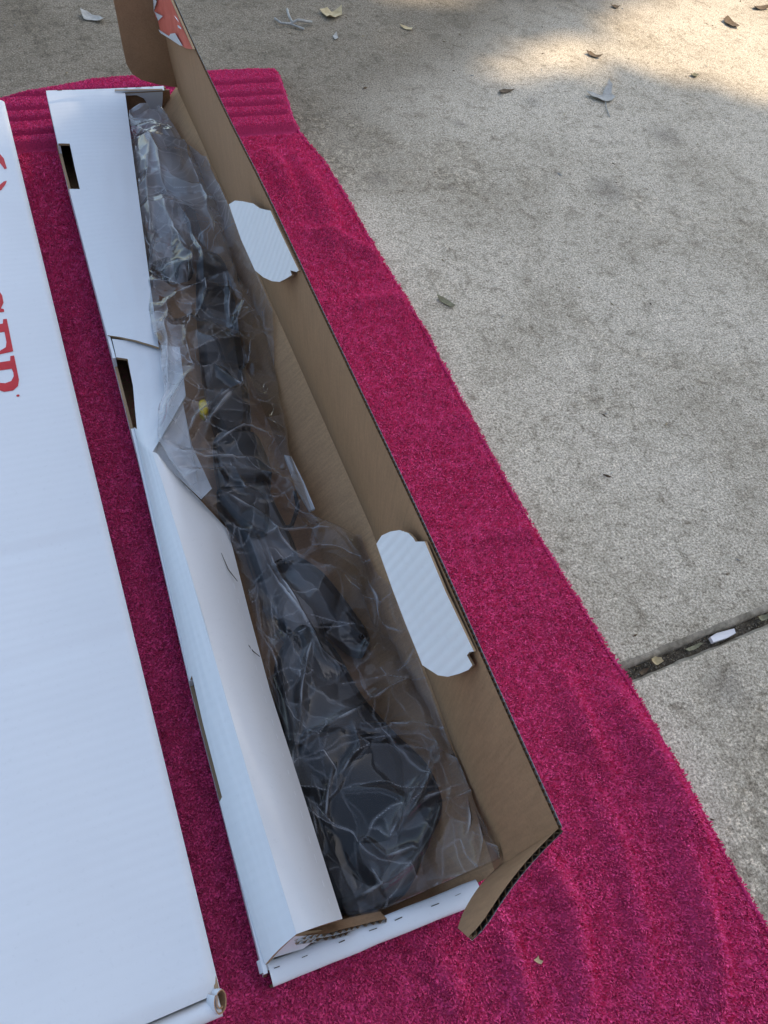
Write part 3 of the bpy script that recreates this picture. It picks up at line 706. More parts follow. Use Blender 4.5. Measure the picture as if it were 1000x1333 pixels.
# triangular end web between wall and fold
plate('end_web', [P(345, 1250, h + .002), P(384, 1219, .134), P(420, 1216, .112), P(395, 1235, .098)], (0, .004, 0), [WHITE, KRAFT, MEDIUM], oc)

# near wall: a rolled double wall, white outside
na, nb = P(352, 1268, h), P(626, 1158, h)
n = 60; g = np.zeros((n, 16, 3))
for i in range(n):
    u = i / (n - 1); c_ = lerp(na, nb, u)
    for j in range(16):
        th = math.radians(-90 + 200 * min(1, j / 11)) if j <= 11 else math.radians(110)
        off = np.array([-.0, math.sin(math.radians(-90 + 180 * min(j, 10) / 10)) * .0115, math.cos(math.radians(-90 + 180 * min(j, 10) / 10)) * .0055])
        p = c_ + off + np.array([0, .001 * noise.noise((u * 7, j * .2, 2)), -.006])
        if j > 10: p[2] -= .010 * (j - 10)
        g[i, j] = p
g = np.concatenate([(g[:, :1] * [1, 1, 0] + [0, .0015, BT]), g], 1)
slab('near_wall', g, .0030, [WHITE, KRAFT, MEDIUM], oc, flutes='ab', period=.007, toward=(0, 0, 1))
mid = g[:, 7]; cuts(mid, 7, .25, .0007, oc, lift=.0012)
slab('corner_roll', np.array([[(frontX(YN) + .006 + .0075 * math.cos(a), YN + .002 + .012 * t, h - .017 + .012 * math.sin(a)) for t in np.linspace(0, 1, 4)] for a in np.linspace(.6, 5.6, 26)]), .0018, [KRAFT, WHITE, MEDIUM], oc)

# ------------------------------------------------------------------ long gun in the carton
GUN, _t, _b = mat('black_polymer', (.012, .0125, .015), .42, .5)
_v = coords(_t); _n = noise_tex(_t, _v, 700, 3); _r = ramp(_t, _n.outputs[0], [(.3, (.008, .009, .011)), (.7, (.018, .019, .023))]); _t.links.new(_r.outputs[0], _b.inputs['Base Color']); bump(_t, _b, _n.outputs[0], .25, .0004)
STEEL, _t, _b = mat('blued_steel', (.035, .037, .042), .28, .5); _b.inputs['Metallic'].default_value = .85; _b.inputs['Base Color'].default_value = (.07, .075, .085, 1)
RUB, _t, _b = mat('butt_pad_rubber', (.012, .012, .013), .7, .3)
gun = empty('packed_rifle'); tag(gun, 'black rifle with yellow flag lying under clear plastic inside the open carton', 'rifle')
def solid(name, outline, z0, z1, m, parent, bev=.006, taper=.9):
    """rounded solid: outline in photo pixels at height z1, three stacked rings"""
    top = np.array([P(x, y, z1)[:2] for x, y in outline]); n = len(top)
    # densify for a smooth outline
    k = np.arange(n + 1); cl = np.concatenate([top, top[:1]]); dens = n * 6; t = np.linspace(0, n, dens, endpoint=False)
    pts = np.stack([np.interp(t, k, cl[:, 0]), np.interp(t, k, cl[:, 1])], -1)
    for _ in range(4): pts = (pts + .5 * (np.roll(pts, 1, 0) + np.roll(pts, -1, 0))) / 2
    c = pts.mean(0); tn = np.roll(pts, -1, 0) - np.roll(pts, 1, 0); tn /= np.linalg.norm(tn, axis=1, keepdims=True) + 1e-12
    nr = np.stack([tn[:, 1], -tn[:, 0]], -1)
    if ((pts - c) * nr).sum() < 0: nr = -nr
    rings = []
    for (ins, z) in ((bev, z0), (0, z0 + bev * .8), (0, z1 - bev), (bev * .35, z1 - bev * .3), (bev * 1.0, z1)):
        q = pts - nr * ins; rings.append(np.concatenate([q, np.full((len(q), 1), z)], 1))
    mb = MB(); R_ = np.stack(rings); R_ = np.concatenate([R_, R_[:, :1]], 1); mb.grid(R_, 0)
    tri = mg.tessellate_polygon([[Vector(p) for p in rings[-1]]]); mb.add(rings[-1], [tuple(t) for t in tri])
    return mb.build(name, m, parent, smooth=True)
solid('stock', [(352, 860), (392, 800), (440, 840), (470, 900), (520, 955), (560, 990), (585, 1040), (560, 1100), (530, 1170), (470, 1185), (420, 1190), (395, 1080), (375, 980)], .016, .066, GUN, gun, .010)
solid('butt_pad', [(388, 945), (430, 938), (500, 950), (528, 985), (530, 1040), (520, 1110), (470, 1180), (430, 1188), (408, 1120), (392, 1030)], .020, .078, RUB, gun, .012)
solid('grip', [(352, 722), (392, 716), (424, 738), (458, 782), (486, 822), (478, 842), (456, 836), (420, 800), (372, 752)], .018, .074, GUN, gun, .016)
solid('receiver', [(272, 560), (330, 560), (352, 640), (384, 700), (400, 760), (430, 830), (400, 850), (350, 800), (318, 700), (286, 640)], .018, .060, STEEL, gun, .008)
solid('magazine', [(276, 632), (330, 628), (352, 650), (350, 690), (330, 694), (296, 664)], .020, .074, GUN, gun, .007)
solid('action_cover', [(276, 560), (334, 556), (352, 600), (356, 618), (300, 622), (282, 602)], .020, .074, GUN, gun, .006)
solid('forend', [(256, 318), (292, 328), (304, 370), (316, 450), (332, 560), (282, 566), (262, 480), (254, 400)], .018, .070, GUN, gun, .012)
tube('barrel', [P(212, 170, .04), P(232, 230, .045), P(262, 330, .048), P(280, 420, .048)], .012, STEEL, gun, 14)
tube('trigger_guard', [P(384, 640, .05), P(388, 660, .055), P(380, 684, .058), P(362, 690, .058), P(350, 676, .056)], .003, GUN, gun, 8)
YEL, _t, _b = mat('yellow_plastic', (.80, .62, .03), .4, .5)
solid('chamber_flag', [(258, 520), (268, 518), (272, 532), (266, 540), (260, 536)], .065, .083, YEL, gun, .003)

# white papers beside the gun
PAPER, _t, _b = mat('white_paper', (.82, .82, .83), .6, .3)
_v = coords(_t); _n = noise_tex(_t, _v, 18, 3); bump(_t, _b, _n.outputs[0], .2, .004)
mbk = plate('manual', [P(370, 592, .072), P(379, 594, .074), P(396, 628, .074), P(410, 662, .072), P(403, 665, .064), P(386, 636, .062)], (0, 0, -.004), [PAPER, PAPER, PAPER], None)
tag(mbk, 'white folded paper tucked between the bagged rifle and the brown wall', 'paper')
# ------------------------------------------------------------------ clear plastic bag
def plastic(name, haze, rough=.10):
    m = bpy.data.materials.new(name); m.use_nodes = True; t = m.node_tree
    for n_ in list(t.nodes): t.nodes.remove(n_)
    out = N(t, 'ShaderNodeOutputMaterial'); tr = N(t, 'ShaderNodeBsdfTransparent'); tr.inputs[0].default_value = (.97, .97, .98, 1)
    gl = N(t, 'ShaderNodeBsdfGlossy'); gl.inputs['Roughness'].default_value = rough
    di = N(t, 'ShaderNodeBsdfDiffuse'); di.inputs[0].default_value = (.85, .85, .88, 1)
    tl = N(t, 'ShaderNodeBsdfTranslucent'); tl.inputs[0].default_value = (.85, .85, .88, 1)
    dm = N(t, 'ShaderNodeMixShader'); dm.inputs[0].default_value = .4; t.links.new(di.outputs[0], dm.inputs[1]); t.links.new(tl.outputs[0], dm.inputs[2])
    v = coords(t); n1 = noise_tex(t, v, 9, 4, .6, .5); hz = ramp(t, n1.outputs[0], [(.3, (haze * .35,) * 3), (.7, (haze * 1.6,) * 3)])
    at = N(t, 'ShaderNodeAttribute'); at.attribute_name = 'doubled_glints'      # double film haze, plus glints painted white along the creases
    hz2 = math_(t, 'ADD', hz.outputs[0], math_(t, 'MULTIPLY', at.outputs['Fac'], .8))
    m1 = N(t, 'ShaderNodeMixShader'); t.links.new(hz2, m1.inputs[0]); t.links.new(tr.outputs[0], m1.inputs[1]); t.links.new(dm.outputs[0], m1.inputs[2])
    fr = N(t, 'ShaderNodeFresnel'); fr.inputs[0].default_value = 1.45
    f2 = math_(t, 'MULTIPLY', math_(t, 'MAXIMUM', math_(t, 'SUBTRACT', fr.outputs[0], .020), 0.0), 2.1)
    m2 = N(t, 'ShaderNodeMixShader'); t.links.new(f2, m2.inputs[0]); t.links.new(m1.outputs[0], m2.inputs[1]); t.links.new(gl.outputs[0], m2.inputs[2])
    bn = t.nodes.new('ShaderNodeBump'); bn.inputs['Strength'].default_value = .07; bn.inputs['Distance'].default_value = .004
    n2 = noise_tex(t, v, 38, 3, .5, 1.2); t.links.new(n2.outputs[0], bn.inputs['Height'])
    for q in (gl, di, fr): t.links.new(bn.outputs[0], q.inputs['Normal'])
    t.links.new(m2.outputs[0], out.inputs[0]); return m
PLAST = plastic('clear_polyethylene', .022, .02)
FROST = plastic('frosted_film', .5, .12)
path = np.array([P(196, 172, .040), P(208, 220, .044), P(216, 262, .046), P(222, 305, .048), P(224, 352, .048)]); path = interp(np.linspace(0, 1, 5), path, np.linspace(0, 1, 60))
tn = np.gradient(path, axis=0); tn /= np.linalg.norm(tn, axis=1, keepdims=True); g = np.zeros((60, 41, 3))
for i in range(60):
    a = np.cross(tn[i], (0, 0, 1)); a /= np.linalg.norm(a)
    for k in range(41):
        th = 2 * math.pi * (k % 40) / 40; rr = (.024 + .010 * i / 59) * (1 + .22 * noise.noise((math.cos(th) * 1.7, math.sin(th) * 1.7, i * .09)) + .05 * noise.noise((math.cos(th) * 4, math.sin(th) * 4, i * .12)))
        g[i, k] = path[i] + rr * (math.cos(th) * a * 1.15 + math.sin(th) * np.array([0, 0, .85]))
mb = MB(); mb.grid(g); sl = mb.build('film_sleeve', FROST, None, smooth=True); tag(sl, 'milky film sleeve round the barrel at the far end of the open carton', 'sleeve')
# outlines of the bag: photo point and real height along its left and right sides (far end first)
BL = [(166, 152, .070), (172, 230, .072), (184, 330, .078), (197, 420, .100), (208, 455, .118), (211, 505, .124), (204, 575, .134), (238, 622, .130), (290, 680, .100), (318, 760, .078), (345, 880, .074), (378, 985, .074), (405, 1085, .072), (430, 1160, .072), (452, 1196, .070)]
BR = [(214, 146, .080), (256, 208, .062), (296, 280, .060), (330, 345, .060), (350, 420, .062), (362, 500, .064), (372, 570, .068), (382, 605, .078), (408, 668, .080), (468, 702, .074), (490, 760, .066), (532, 832, .066), (560, 898, .070), (592, 950, .080), (640, 1028, .110), (680, 1096, .150), (664, 1135, .140), (634, 1160, .112)]
def resample(pts, n):
    p3 = np.array([P(*q) for q in pts]); return p3
bl = resample(BL, 0); br = resample(BR, 0)
def arc(p, n):
    L = np.concatenate([[0], np.cumsum(np.linalg.norm(np.diff(p, axis=0), axis=1))]); t = np.linspace(0, L[-1], n); return interp(L, p, t)
NB, MBW = 1050, 220
# match both sides by distance along the carton
def by_progress(p, n):
    y = p[:, 1].copy(); y = np.minimum.accumulate(y - np.arange(len(y)) * 1e-4); t = (y[0] - y) / (y[0] - y[-1]); return interp(t, p, np.linspace(0, 1, n))
Lg, Rg = by_progress(bl, NB), by_progress(br, NB)
v = np.linspace(0, 1, MBW)
g0 = Lg[:, None, :] * (1 - v[None, :, None]) + Rg[:, None, :] * v[None, :, None]
CRE = [  # creases seen in the photograph: pixel polyline, height, width
 ([(180, 160), (205, 205), (215, 250)], .010, .006), ([(232, 165), (262, 240), (285, 320)], .008, .008), ([(195, 180), (192, 240), (200, 330)], .008, .006), ([(240, 280), (262, 330), (270, 380), (250, 430)], .012, .006),
 ([(215, 410), (232, 388), (270, 372), (300, 360)], .012, .005), ([(222, 395), (215, 440), (222, 500), (214, 560)], .012, .005), ([(250, 400), (245, 470), (255, 500)], .014, .005), ([(255, 500), (280, 490), (312, 520), (290, 545), (260, 570), (235, 605)], .018, .005),
 ([(255, 500), (235, 540), (215, 590)], .016, .005), ([(312, 520), (322, 470), (330, 430)], .012, .004), ([(312, 520), (285, 560), (260, 600)], .012, .005), ([(235, 612), (270, 620), (330, 615), (372, 612)], .014, .005), ([(275, 600), (320, 570), (370, 560)], .010, .004), ([(290, 655), (330, 672), (360, 700), (400, 735)], .014, .006),
 ([(300, 690), (345, 705), (400, 690), (440, 690)], .012, .006), ([(325, 690), (350, 740), (385, 800), (420, 850), (450, 870)], .016, .005), ([(345, 710), (375, 770), (400, 830), (440, 868)], .012, .005), ([(440, 690), (470, 720), (500, 800), (530, 835)], .010, .006), ([(462, 870), (490, 830), (500, 790)], .010, .005), ([(385, 970), (430, 945), (470, 925), (510, 895), (535, 880)], .020, .006),
 ([(405, 830), (395, 900), (385, 965)], .014, .005), ([(320, 790), (360, 860), (385, 965)], .010, .005), ([(460, 945), (510, 945), (585, 950)], .014, .005), ([(385, 970), (380, 1020), (395, 1080)], .012, .006), ([(455, 945), (470, 975), (440, 1010)], .008, .004), ([(585, 950), (605, 990), (612, 1030)], .012, .005), ([(575, 985), (600, 1000), (598, 1030)], .010, .004),
 ([(520, 1080), (555, 1010), (572, 985)], .014, .004), ([(505, 1095), (530, 1040), (570, 985)], .012, .004), ([(515, 1075), (550, 1045), (590, 1030)], .010, .004), ([(545, 1120), (560, 1060), (600, 1040), (640, 1032)], .014, .005), ([(590, 1100), (598, 1050)], .016, .004), ([(475, 1090), (500, 1120), (530, 1110), (545, 1125)], .014, .005), ([(482, 1130), (490, 1155), (500, 1130)], .010, .004), ([(500, 1155), (540, 1115), (560, 1080)], .012, .005), ([(440, 1180), (500, 1150), (540, 1125)], .012, .005),
 ([(610, 1080), (600, 1140)], .014, .005), ([(625, 1065), (650, 1080), (636, 1060)], .010, .004), ([(660, 1120), (680, 1096)], .012, .004), ([(560, 1150), (600, 1150), (630, 1140)], .012, .005), ([(600, 1110), (640, 1120), (680, 1100)], .010, .006), ([(400, 1040), (420, 1090), (415, 1140)], .010, .005), ([(430, 1000), (425, 1060), (440, 1080)], .008, .005),
 ([(300, 620), (320, 650), (360, 655), (385, 640)], .010, .005), ([(285, 330), (300, 380), (300, 430)], .008, .006), ([(330, 350), (310, 420), (320, 470)], .008, .006), ([(205, 250), (225, 300), (250, 330)], .008, .006)]
CRW = [(np.array([P(x, y, .092)[:2] for x, y in pl]), hh, ww) for pl, hh, ww in CRE]
def bag_layer(name, g0, seed, puff, scale, lift, crs=True, gunclear=True):
    r = np.random.default_rng(seed); g = g0.copy(); X, Y = g[..., 0], g[..., 1]
    s_ = np.linspace(0, 1, g.shape[1])[None, :]
    prof = np.clip(np.sin(s_ * math.pi), 0, 1) ** .55; dbl_glint = np.zeros(X.shape); fac = np.zeros(X.shape)
    z = g[..., 2] + puff * prof
    if crs:
        for pl, hh, ww in CRW:
            d, t = seg_dist(X, Y, pl); z = z + hh * .95 * np.exp(-np.abs(d) / ww) * np.clip(np.sin(np.clip(t, .04, .96) * math.pi), 0, 1) ** .6
            dbl_glint = np.maximum(dbl_glint, np.exp(-(d / .0014) ** 2) * (np.clip(.30 + .9 * vnoise(X, Y, 55, 7), 0, 1)) * np.clip(np.sin(np.clip(t, 0, 1) * math.pi), 0, 1) ** .5)
    rowlo, rowhi = Y.min(1), Y.max(1)
    lay = np.clip((Y - 1.02) / .25, 0, 1) * (.36 + .16 * vnoise(X, Y, 30, 91))            # several empty layers towards the far end
    lay = np.maximum(lay, np.clip(1 - s_ / .22, 0, 1) * .46 * ((Y > .60) & (Y < .95)) * (1 + vnoise(X, Y, 35, 92)))
    lay = np.maximum(lay, np.clip((s_ - .62) / .2, 0, 1) * np.clip((.34 - Y) / .1, 0, 1) * (.10 + .06 * vnoise(X, Y, 30, 93)))
    lay = np.maximum(lay, np.clip((s_ - .72) / .1, 0, 1) * (.05 + .06 * vnoise(X, Y, 25, 94)))
    lay = np.clip(lay, 0, .5) / .75
    # crumple: facets between random points
    X0, Y0 = X, Y; X = X0 + .010 * vnoise(X0, Y0, 22, seed + 40) + .003 * vnoise(X0, Y0, 70, seed + 41); Y = Y0 + .012 * vnoise(X0, Y0, 20, seed + 42) + .003 * vnoise(X0, Y0, 65, seed + 43)
    rowlo, rowhi = Y.min(1), Y.max(1)
    for (cnt, amp) in ((140, .0140 * scale), (420, .0018 * scale)):
        lo, hi = g0[..., :2].reshape(-1, 2).min(0) - .02, g0[..., :2].reshape(-1, 2).max(0) + .02
        pts = r.uniform(lo, hi, (cnt, 2)); hz = r.uniform(-1, 1, cnt)
        vv, ee, ff, *_ = mg.delaunay_2d_cdt([Vector(p) for p in pts], [], [], 0, 1e-6)
        out = np.zeros(X.shape); vv = np.array([tuple(q) for q in vv])
        for f in ff:
            a, b, c_ = (vv[k] for k in f); ha, hb_, hc = (hz[k % cnt] for k in f)
            x0, y0 = np.minimum(np.minimum(a, b), c_); x1, y1 = np.maximum(np.maximum(a, b), c_)
            rows = np.nonzero((rowhi >= y0) & (rowlo <= y1))[0]
            if not len(rows): continue
            sl_ = slice(rows[0], rows[-1] + 1); m_ = (X[sl_] >= x0) & (X[sl_] <= x1) & (Y[sl_] >= y0) & (Y[sl_] <= y1)
            if not m_.any(): continue
            x, y = X[sl_][m_], Y[sl_][m_]; den = (b[1] - c_[1]) * (a[0] - c_[0]) + (c_[0] - b[0]) * (a[1] - c_[1])
            if abs(den) < 1e-12: continue
            w0 = ((b[1] - c_[1]) * (x - c_[0]) + (c_[0] - b[0]) * (y - c_[1])) / den; w1 = ((c_[1] - a[1]) * (x - c_[0]) + (a[0] - c_[0]) * (y - c_[1])) / den; w2 = 1 - w0 - w1
            ins = (w0 >= -1e-6) & (w1 >= -1e-6) & (w2 >= -1e-6); val = w0 * ha + w1 * hb_ + w2 * hc
            o_v = out[sl_]; tmp = o_v[m_]; tmp[ins] = val[ins]; o_v[m_] = tmp
            k_e = r.random(3) ** 4 * (1 if cnt < 500 else .35)      # some facet edges get a painted white glint
            alt = [abs(den) / (np.linalg.norm(e_) + 1e-9) for e_ in (b - c_, c_ - a, a - b)]
            ln_ = np.maximum.reduce([np.exp(-(w_ * al / .0014) ** 2) * ke for w_, al, ke in zip((w0, w1, w2), alt, k_e)])
            d_v = dbl_glint[sl_]; tmp = d_v[m_]; tmp[ins] = np.maximum(tmp[ins], (ln_ * .42)[ins]); d_v[m_] = tmp
            if cnt < 500:
                h_v = fac[sl_]; tmp = h_v[m_]; tmp[ins] = r.random() ** 2.5 * .16; h_v[m_] = tmp      # film folded over itself here and there
        z = z + amp * out * np.clip(s_ * (1 - s_) * 9, .12, 1)
    X, Y = X0, Y0
    z = z + lift
    dx = .004 * vnoise(X, Y, 30, seed + 5); g[..., 0] = X + dx
    g[..., 2] = np.maximum(z, .02)
    if gunclear: g[..., 2] = np.where((s_ > .08) & (s_ < .8), np.maximum(g[..., 2], .086 + .004 * vnoise(X, Y, 40, seed)), g[..., 2])
    # the film lies against the sloping wall and the lid, never through them
    hx_ = hingeX(g[..., 1]); need = np.clip((hx_ - g[..., 0] - .006) / .058, 0, 1)
    zw = BT + (h - BT) * (1 - need ** (1 / 1.15)); g[..., 2] = np.where(g[..., 0] > hx_ - .062, np.maximum(g[..., 2], zw + .006), g[..., 2])
    uu = np.clip((g[..., 2] - h) / (ZL - h), 0, 1); lim = hx_ * (1 - uu) + lidtopX(g[..., 1]) * uu - .016 * uu * (1 - uu) - .004; g[..., 0] = np.minimum(g[..., 0], lim)
    g[..., 1] = np.maximum(g[..., 1], YL0 + .006)
    mb = MB(); mb.grid(g, 0); dbl_glint = dbl_glint + np.maximum(lay, fac); return mb, g, dbl_glint
bag = empty('plastic_bag'); tag(bag, 'crumpled clear plastic bag wrapped round the rifle in the open carton', 'bag')
def film(name, mb, dbl_glint):
    o = mb.build(name, PLAST, bag, smooth=True)
    at = o.data.attributes.new('doubled_glints', 'FLOAT', 'POINT'); at.data.foreach_set('value', dbl_glint.ravel().astype(np.float32)); return o
mb, gtop, dbl_glint = bag_layer('top_sheet', g0, 21, .022, 1.3, 0.0)
film('top_sheet', mb, dbl_glint)
# ------------------------------------------------------------------ leaves, twigs and bits
def leaf_mat(name, c, c2):
    m, t, b = mat(name, c, .75, .25); v = coords(t); n_ = noise_tex(t, v, 160, 4, .7); r = ramp(t, n_.outputs[0], [(.3, c2), (.7, c)]); t.links.new(r.outputs[0], b.inputs['Base Color']); bump(t, b, n_.outputs[0], .4, .001); return m
PALE = leaf_mat('silver_leaf', (.50, .50, .47), (.30, .29, .26)); TAN = leaf_mat('tan_leaf', (.40, .33, .20), (.24, .18, .10)); BRN = leaf_mat('brown_leaf', (.17, .12, .07), (.08, .055, .035)); OLV = leaf_mat('olive_leaf', (.26, .25, .16), (.14, .13, .08)); STRAW = leaf_mat('straw_leaf', (.62, .52, .32), (.42, .33, .18))
def leaf(name, label, outline, m, zc=.006, cup=.006, base_z=.0, stem=None, cat='leaf', group=None, fold=0.0):
    """outline in photo pixels on the ground; the blade is a cupped sheet with real thickness standing off the ground"""
    pts = np.array([P(x, y, base_z + zc * .5) for x, y in outline]); c = pts.mean(0); n = len(pts); pts = c + (pts - c) * .88
    t = np.linspace(0, n, n * 3, endpoint=False); cl = np.concatenate([pts, pts[:1]]); ring = interp(np.arange(n + 1), cl, t)
    rad = np.linalg.norm((ring - c)[:, :2], axis=1).max()
    def zed(q):
        d = np.linalg.norm((q - c)[:, :2], axis=1) / rad
        return base_z + .0022 + cup * d ** 2 + .5 * cup * np.array([noise.noise((p[0] * 60, p[1] * 60, 3)) for p in q]) * d
    rings = []
    for f in (1.0, .66, .33):
        q = c + (ring - c) * f; q[:, 2] = zed(q); rings.append(q)
    cc = c.copy(); cc[2] = base_z + .0022; k = len(ring)
    mb = MB()
    for off, flip, in ((0, False), (-.0011, True)):
        V = np.concatenate(rings + [cc[None]]) + [0, 0, off]; fs = []
        for r_ in range(2):
            for i in range(k): fs.append((r_ * k + i, r_ * k + (i + 1) % k, (r_ + 1) * k + (i + 1) % k, (r_ + 1) * k + i))
        for i in range(k): fs.append((2 * k + i, 2 * k + (i + 1) % k, 3 * k))
        mb.add(V, [f[::-1] for f in fs] if flip else fs)
    R0 = rings[0]; mb.add(np.concatenate([R0, R0 - [0, 0, .0011]]), [(i, (i + 1) % k, k + (i + 1) % k, k + i) for i in range(k)])
    root = empty(name); mb.build('blade', m, root, smooth=True)
    if stem: tube('stem', [P(x, y, base_z + z) for x, y, z in stem], .0013, m, root, 6)
    tag(root, label, cat, group); return root
leaf('dry_leaf', 'pale silvery three-lobed leaf near the sunlit patch of concrete', [(759, 121), (774, 123), (783, 127), (786, 118), (791, 107), (797, 113), (797, 122), (803, 127), (797, 133), (788, 135), (780, 132), (769, 128)], PALE, cup=.016, stem=[(788, 132, .005), (790, 142, .003), (794, 152, .002)])
leaf('dry_leaf', 'cream lobed leaf on concrete above the towel corner', [(414, 14), (425, 11), (432, 15), (446, 12), (447, 20), (438, 24), (428, 28), (422, 22)], STRAW, cup=.014)
leaf('dry_leaf', 'small pale chip of leaf beside the cream lobed leaf', [(433, 46), (438, 42), (441, 49), (436, 53)], PALE, cup=.004)
leaf('dry_leaf', 'pale grey curled leaf beyond the far left corner of the towel', [(103, 16), (112, 15), (120, 19), (132, 22), (140, 28), (132, 31), (120, 27), (108, 26)], PALE, cup=.010)
leaf('dry_leaf', 'slender tan leaf lying alone at the top middle of the concrete', [(519, 32), (527, 33), (538, 37), (536, 40), (526, 37)], STRAW, cup=.004)
leaf('dry_leaf', 'narrow pale green leaf on bare concrete right of the raised lid', [(567, 384), (576, 386), (587, 392), (594, 400), (590, 402), (580, 396), (570, 390)], OLV, cup=.006)
leaf('dry_leaf', 'brown leaf in the sunlit patch, larger and nearer than its neighbour', [(939, 26), (945, 22), (953, 27), (962, 33), (963, 37), (954, 36), (945, 32)], BRN, cup=.010)
leaf('dry_leaf', 'brown leaf at the sunlit top right corner', [(979, 9), (984, 7), (998, 8), (1004, 11), (992, 13), (982, 12)], BRN, cup=.010)
leaf('dry_leaf', 'curled brown leaf at the lower border of the sunlit patch', [(761, 68), (768, 67), (776, 71), (785, 74), (780, 76), (768, 73)], BRN, cup=.008)
leaf('dry_leaf', 'short brown leaf lying right of the silvery leaf', [(897, 97), (904, 95), (910, 98), (905, 101)], OLV, cup=.006)
leaf('dry_leaf', 'dark brown curled scrap left of the silvery leaf', [(648, 118), (656, 115), (664, 116), (672, 118), (664, 119), (656, 121), (652, 124)], BRN, cup=.006)
leaf('dry_leaf', 'thin brown leaf at the top edge in the sun', [(793, 7), (800, 6), (808, 9), (802, 11)], BRN, cup=.006)
tz = float(towel_z(np.array([P(700, 1250, .01)[0]]), np.array([P(700, 1250, .01)[1]]))[0])
leaf('leaf_scrap', 'small straw coloured leaf scrap on the towel', [(693, 1250), (698, 1247), (701, 1243), (703, 1249), (708, 1251), (705, 1256), (700, 1254)], STRAW, base_z=tz + .004, cup=.003)
# a curled twig cluster at the top
tw = empty('dry_twig'); tag(tw, 'grey curled twig with bark shreds near the top edge', 'twig')
tube('stick', [P(358, 24, .004), P(366, 30, .010), P(378, 31, .006), P(396, 38, .004)], .0028, PALE, tw, 7)
tube('stick', [P(374, 12, .012), P(376, 20, .014), P(380, 28, .008)], .0030, PALE, tw, 7)
tube('stick', [P(378, 31, .006), P(388, 26, .016), P(406, 29, .006)], .0034, PALE, tw, 7)
# crumbs of leaf and bark blown over the slab: uncountable
mb = MB(); rr = np.random.default_rng(15)
for k in range(420):
    Y = rr.uniform(-.1, 2.2); X = rr.uniform(0, 2.4)
    if X < tow_right(np.array([Y]))[0] + .01 and Y < tow_far(np.array([min(X, .59)]))[0] + .01: continue
    if abs(Y - jointY(X)) < .02: continue
    r_ = rr.uniform(.0008, .0028) * (2.0 if k % 23 == 0 else 1); a_ = rr.uniform(0, 6.28); c_ = np.array([X, Y, .0004])
    e1 = np.array([math.cos(a_), math.sin(a_), 0]) * r_ * rr.uniform(1, 2.6); e2 = np.array([-math.sin(a_), math.cos(a_), 0]) * r_ * .6; up_ = np.array([0, 0, r_ * .7])
    mb.add([c_ - e1, c_ + e2, c_ + e1 + up_ * .6, c_ - e2, c_ + up_], [(0, 1, 4), (1, 2, 4), (2, 3, 4), (3, 0, 4)], int(rr.choice([0, 0, 1, 2])))
cr = mb.build('leaf_crumbs', [BRN, TAN, PALE], None); tag(cr, 'tiny crumbs of leaf and bark scattered over the concrete', 'crumbs', kind='stuff')
# litter in the joint
def jbit(name, label, pts, m, z=-.006, cup=.003, cat='leaf'): q = np.array(pts, float); q = q.mean(0) + (q - q.mean(0)) * .8; return leaf(name, label, [tuple(v_) for v_ in q], m, base_z=z, zc=0, cup=cup * 1.6, cat=cat)
jbit('joint_leaf', 'crumpled tan leaf in the concrete joint near the towel', [(841, 860), (850, 854), (860, 857), (864, 864), (855, 869), (845, 869)], STRAW, -.002, .005)
jbit('joint_leaf', 'olive leaf in the concrete joint at the right edge', [(980, 806), (990, 800), (1003, 800), (1000, 808), (988, 812)], OLV, -.003, .005)
jbit('joint_leaf', 'grey leaf lying flat in the joint left of the white chip', [(885, 848), (897, 842), (912, 836), (918, 838), (905, 847), (893, 851)], OLV, -.005, .003)
jbit('joint_leaf', 'dark curled leaf in the joint beside the towel hem', [(826, 878), (836, 871), (844, 871), (842, 877), (832, 882)], BRN, -.004, .004)
solid_w = plate('white_chip', [P(925, 829, .0035), P(933, 824, .006), P(956, 818, .006), (P(958, 824, .003)), P(947, 830, .002), P(929, 836, .002)], (0, 0, -.007), [PAPER, PAPER, PAPER], None); tag(solid_w, 'white chip stuck in the concrete joint', 'chip')
# loose grit in the joint: uncountable
mb = MB(); rr = np.random.default_rng(5)
for k in range(2600):
    x = rr.uniform(.55, 1.3); c_ = np.array([x, jointY(x) + rr.uniform(-.0075, .0075), -.0065 + rr.uniform(-.002, .002)]); r = rr.uniform(.0005, .0016) * (2.2 if k % 17 == 0 else 1)
    q = rr.normal(size=(4, 3)); q /= np.linalg.norm(q, axis=1, keepdims=True); mb.add(c_ + q * r, [(0, 1, 2), (0, 2, 3), (0, 3, 1), (1, 3, 2)], [0, 0, 0, 1, 2, 2][k % 6])
gr = mb.build('joint_grit', [DIRT, TAN, EDGE], ground); gr['kind'] = 'stuff'

# ------------------------------------------------------------------ unseen tree placed to block the sun, crown gaps shaped for the sun patch
BARK = leaf_mat('tree_bark', (.16, .12, .09), (.07, .055, .04)); GREEN = leaf_mat('tree_leaf', (.075, .12, .035), (.04, .07, .02))
def inpoly(x, y, poly):
    r = np.zeros(x.shape, bool); n = len(poly); j = n - 1
    for i in range(n):
        xi, yi = poly[i]; xj, yj = poly[j]
        c = ((yi > y) != (yj > y)) & (x < (xj - xi) * (y - yi) / (yj - yi + 1e-15) + xi); r ^= c; j = i
    return r
gaps = [[(575, 114), (610, 66), (690, 46), (760, 26), (790, 0), (810, -60), (1200, -200), (1500, 330), (1100, 190), (1000, 148), (935, 126), (880, 112), (820, 112), (740, 108), (680, 112), (620, 128)], [(440, -40), (660, -40), (630, 14), (560, 20), (470, 16)]]
gaps = [[tuple(P(x, max(y, -190), 0)[:2] * S) for x, y in gp] for gp in gaps]
tree = empty('unseen_shade_tree'); tag(tree, 'leafy unseen tree placed to shade the driveway, its crown gapped for the sun patch', 'tree')
r = np.random.default_rng(99); n = 26000
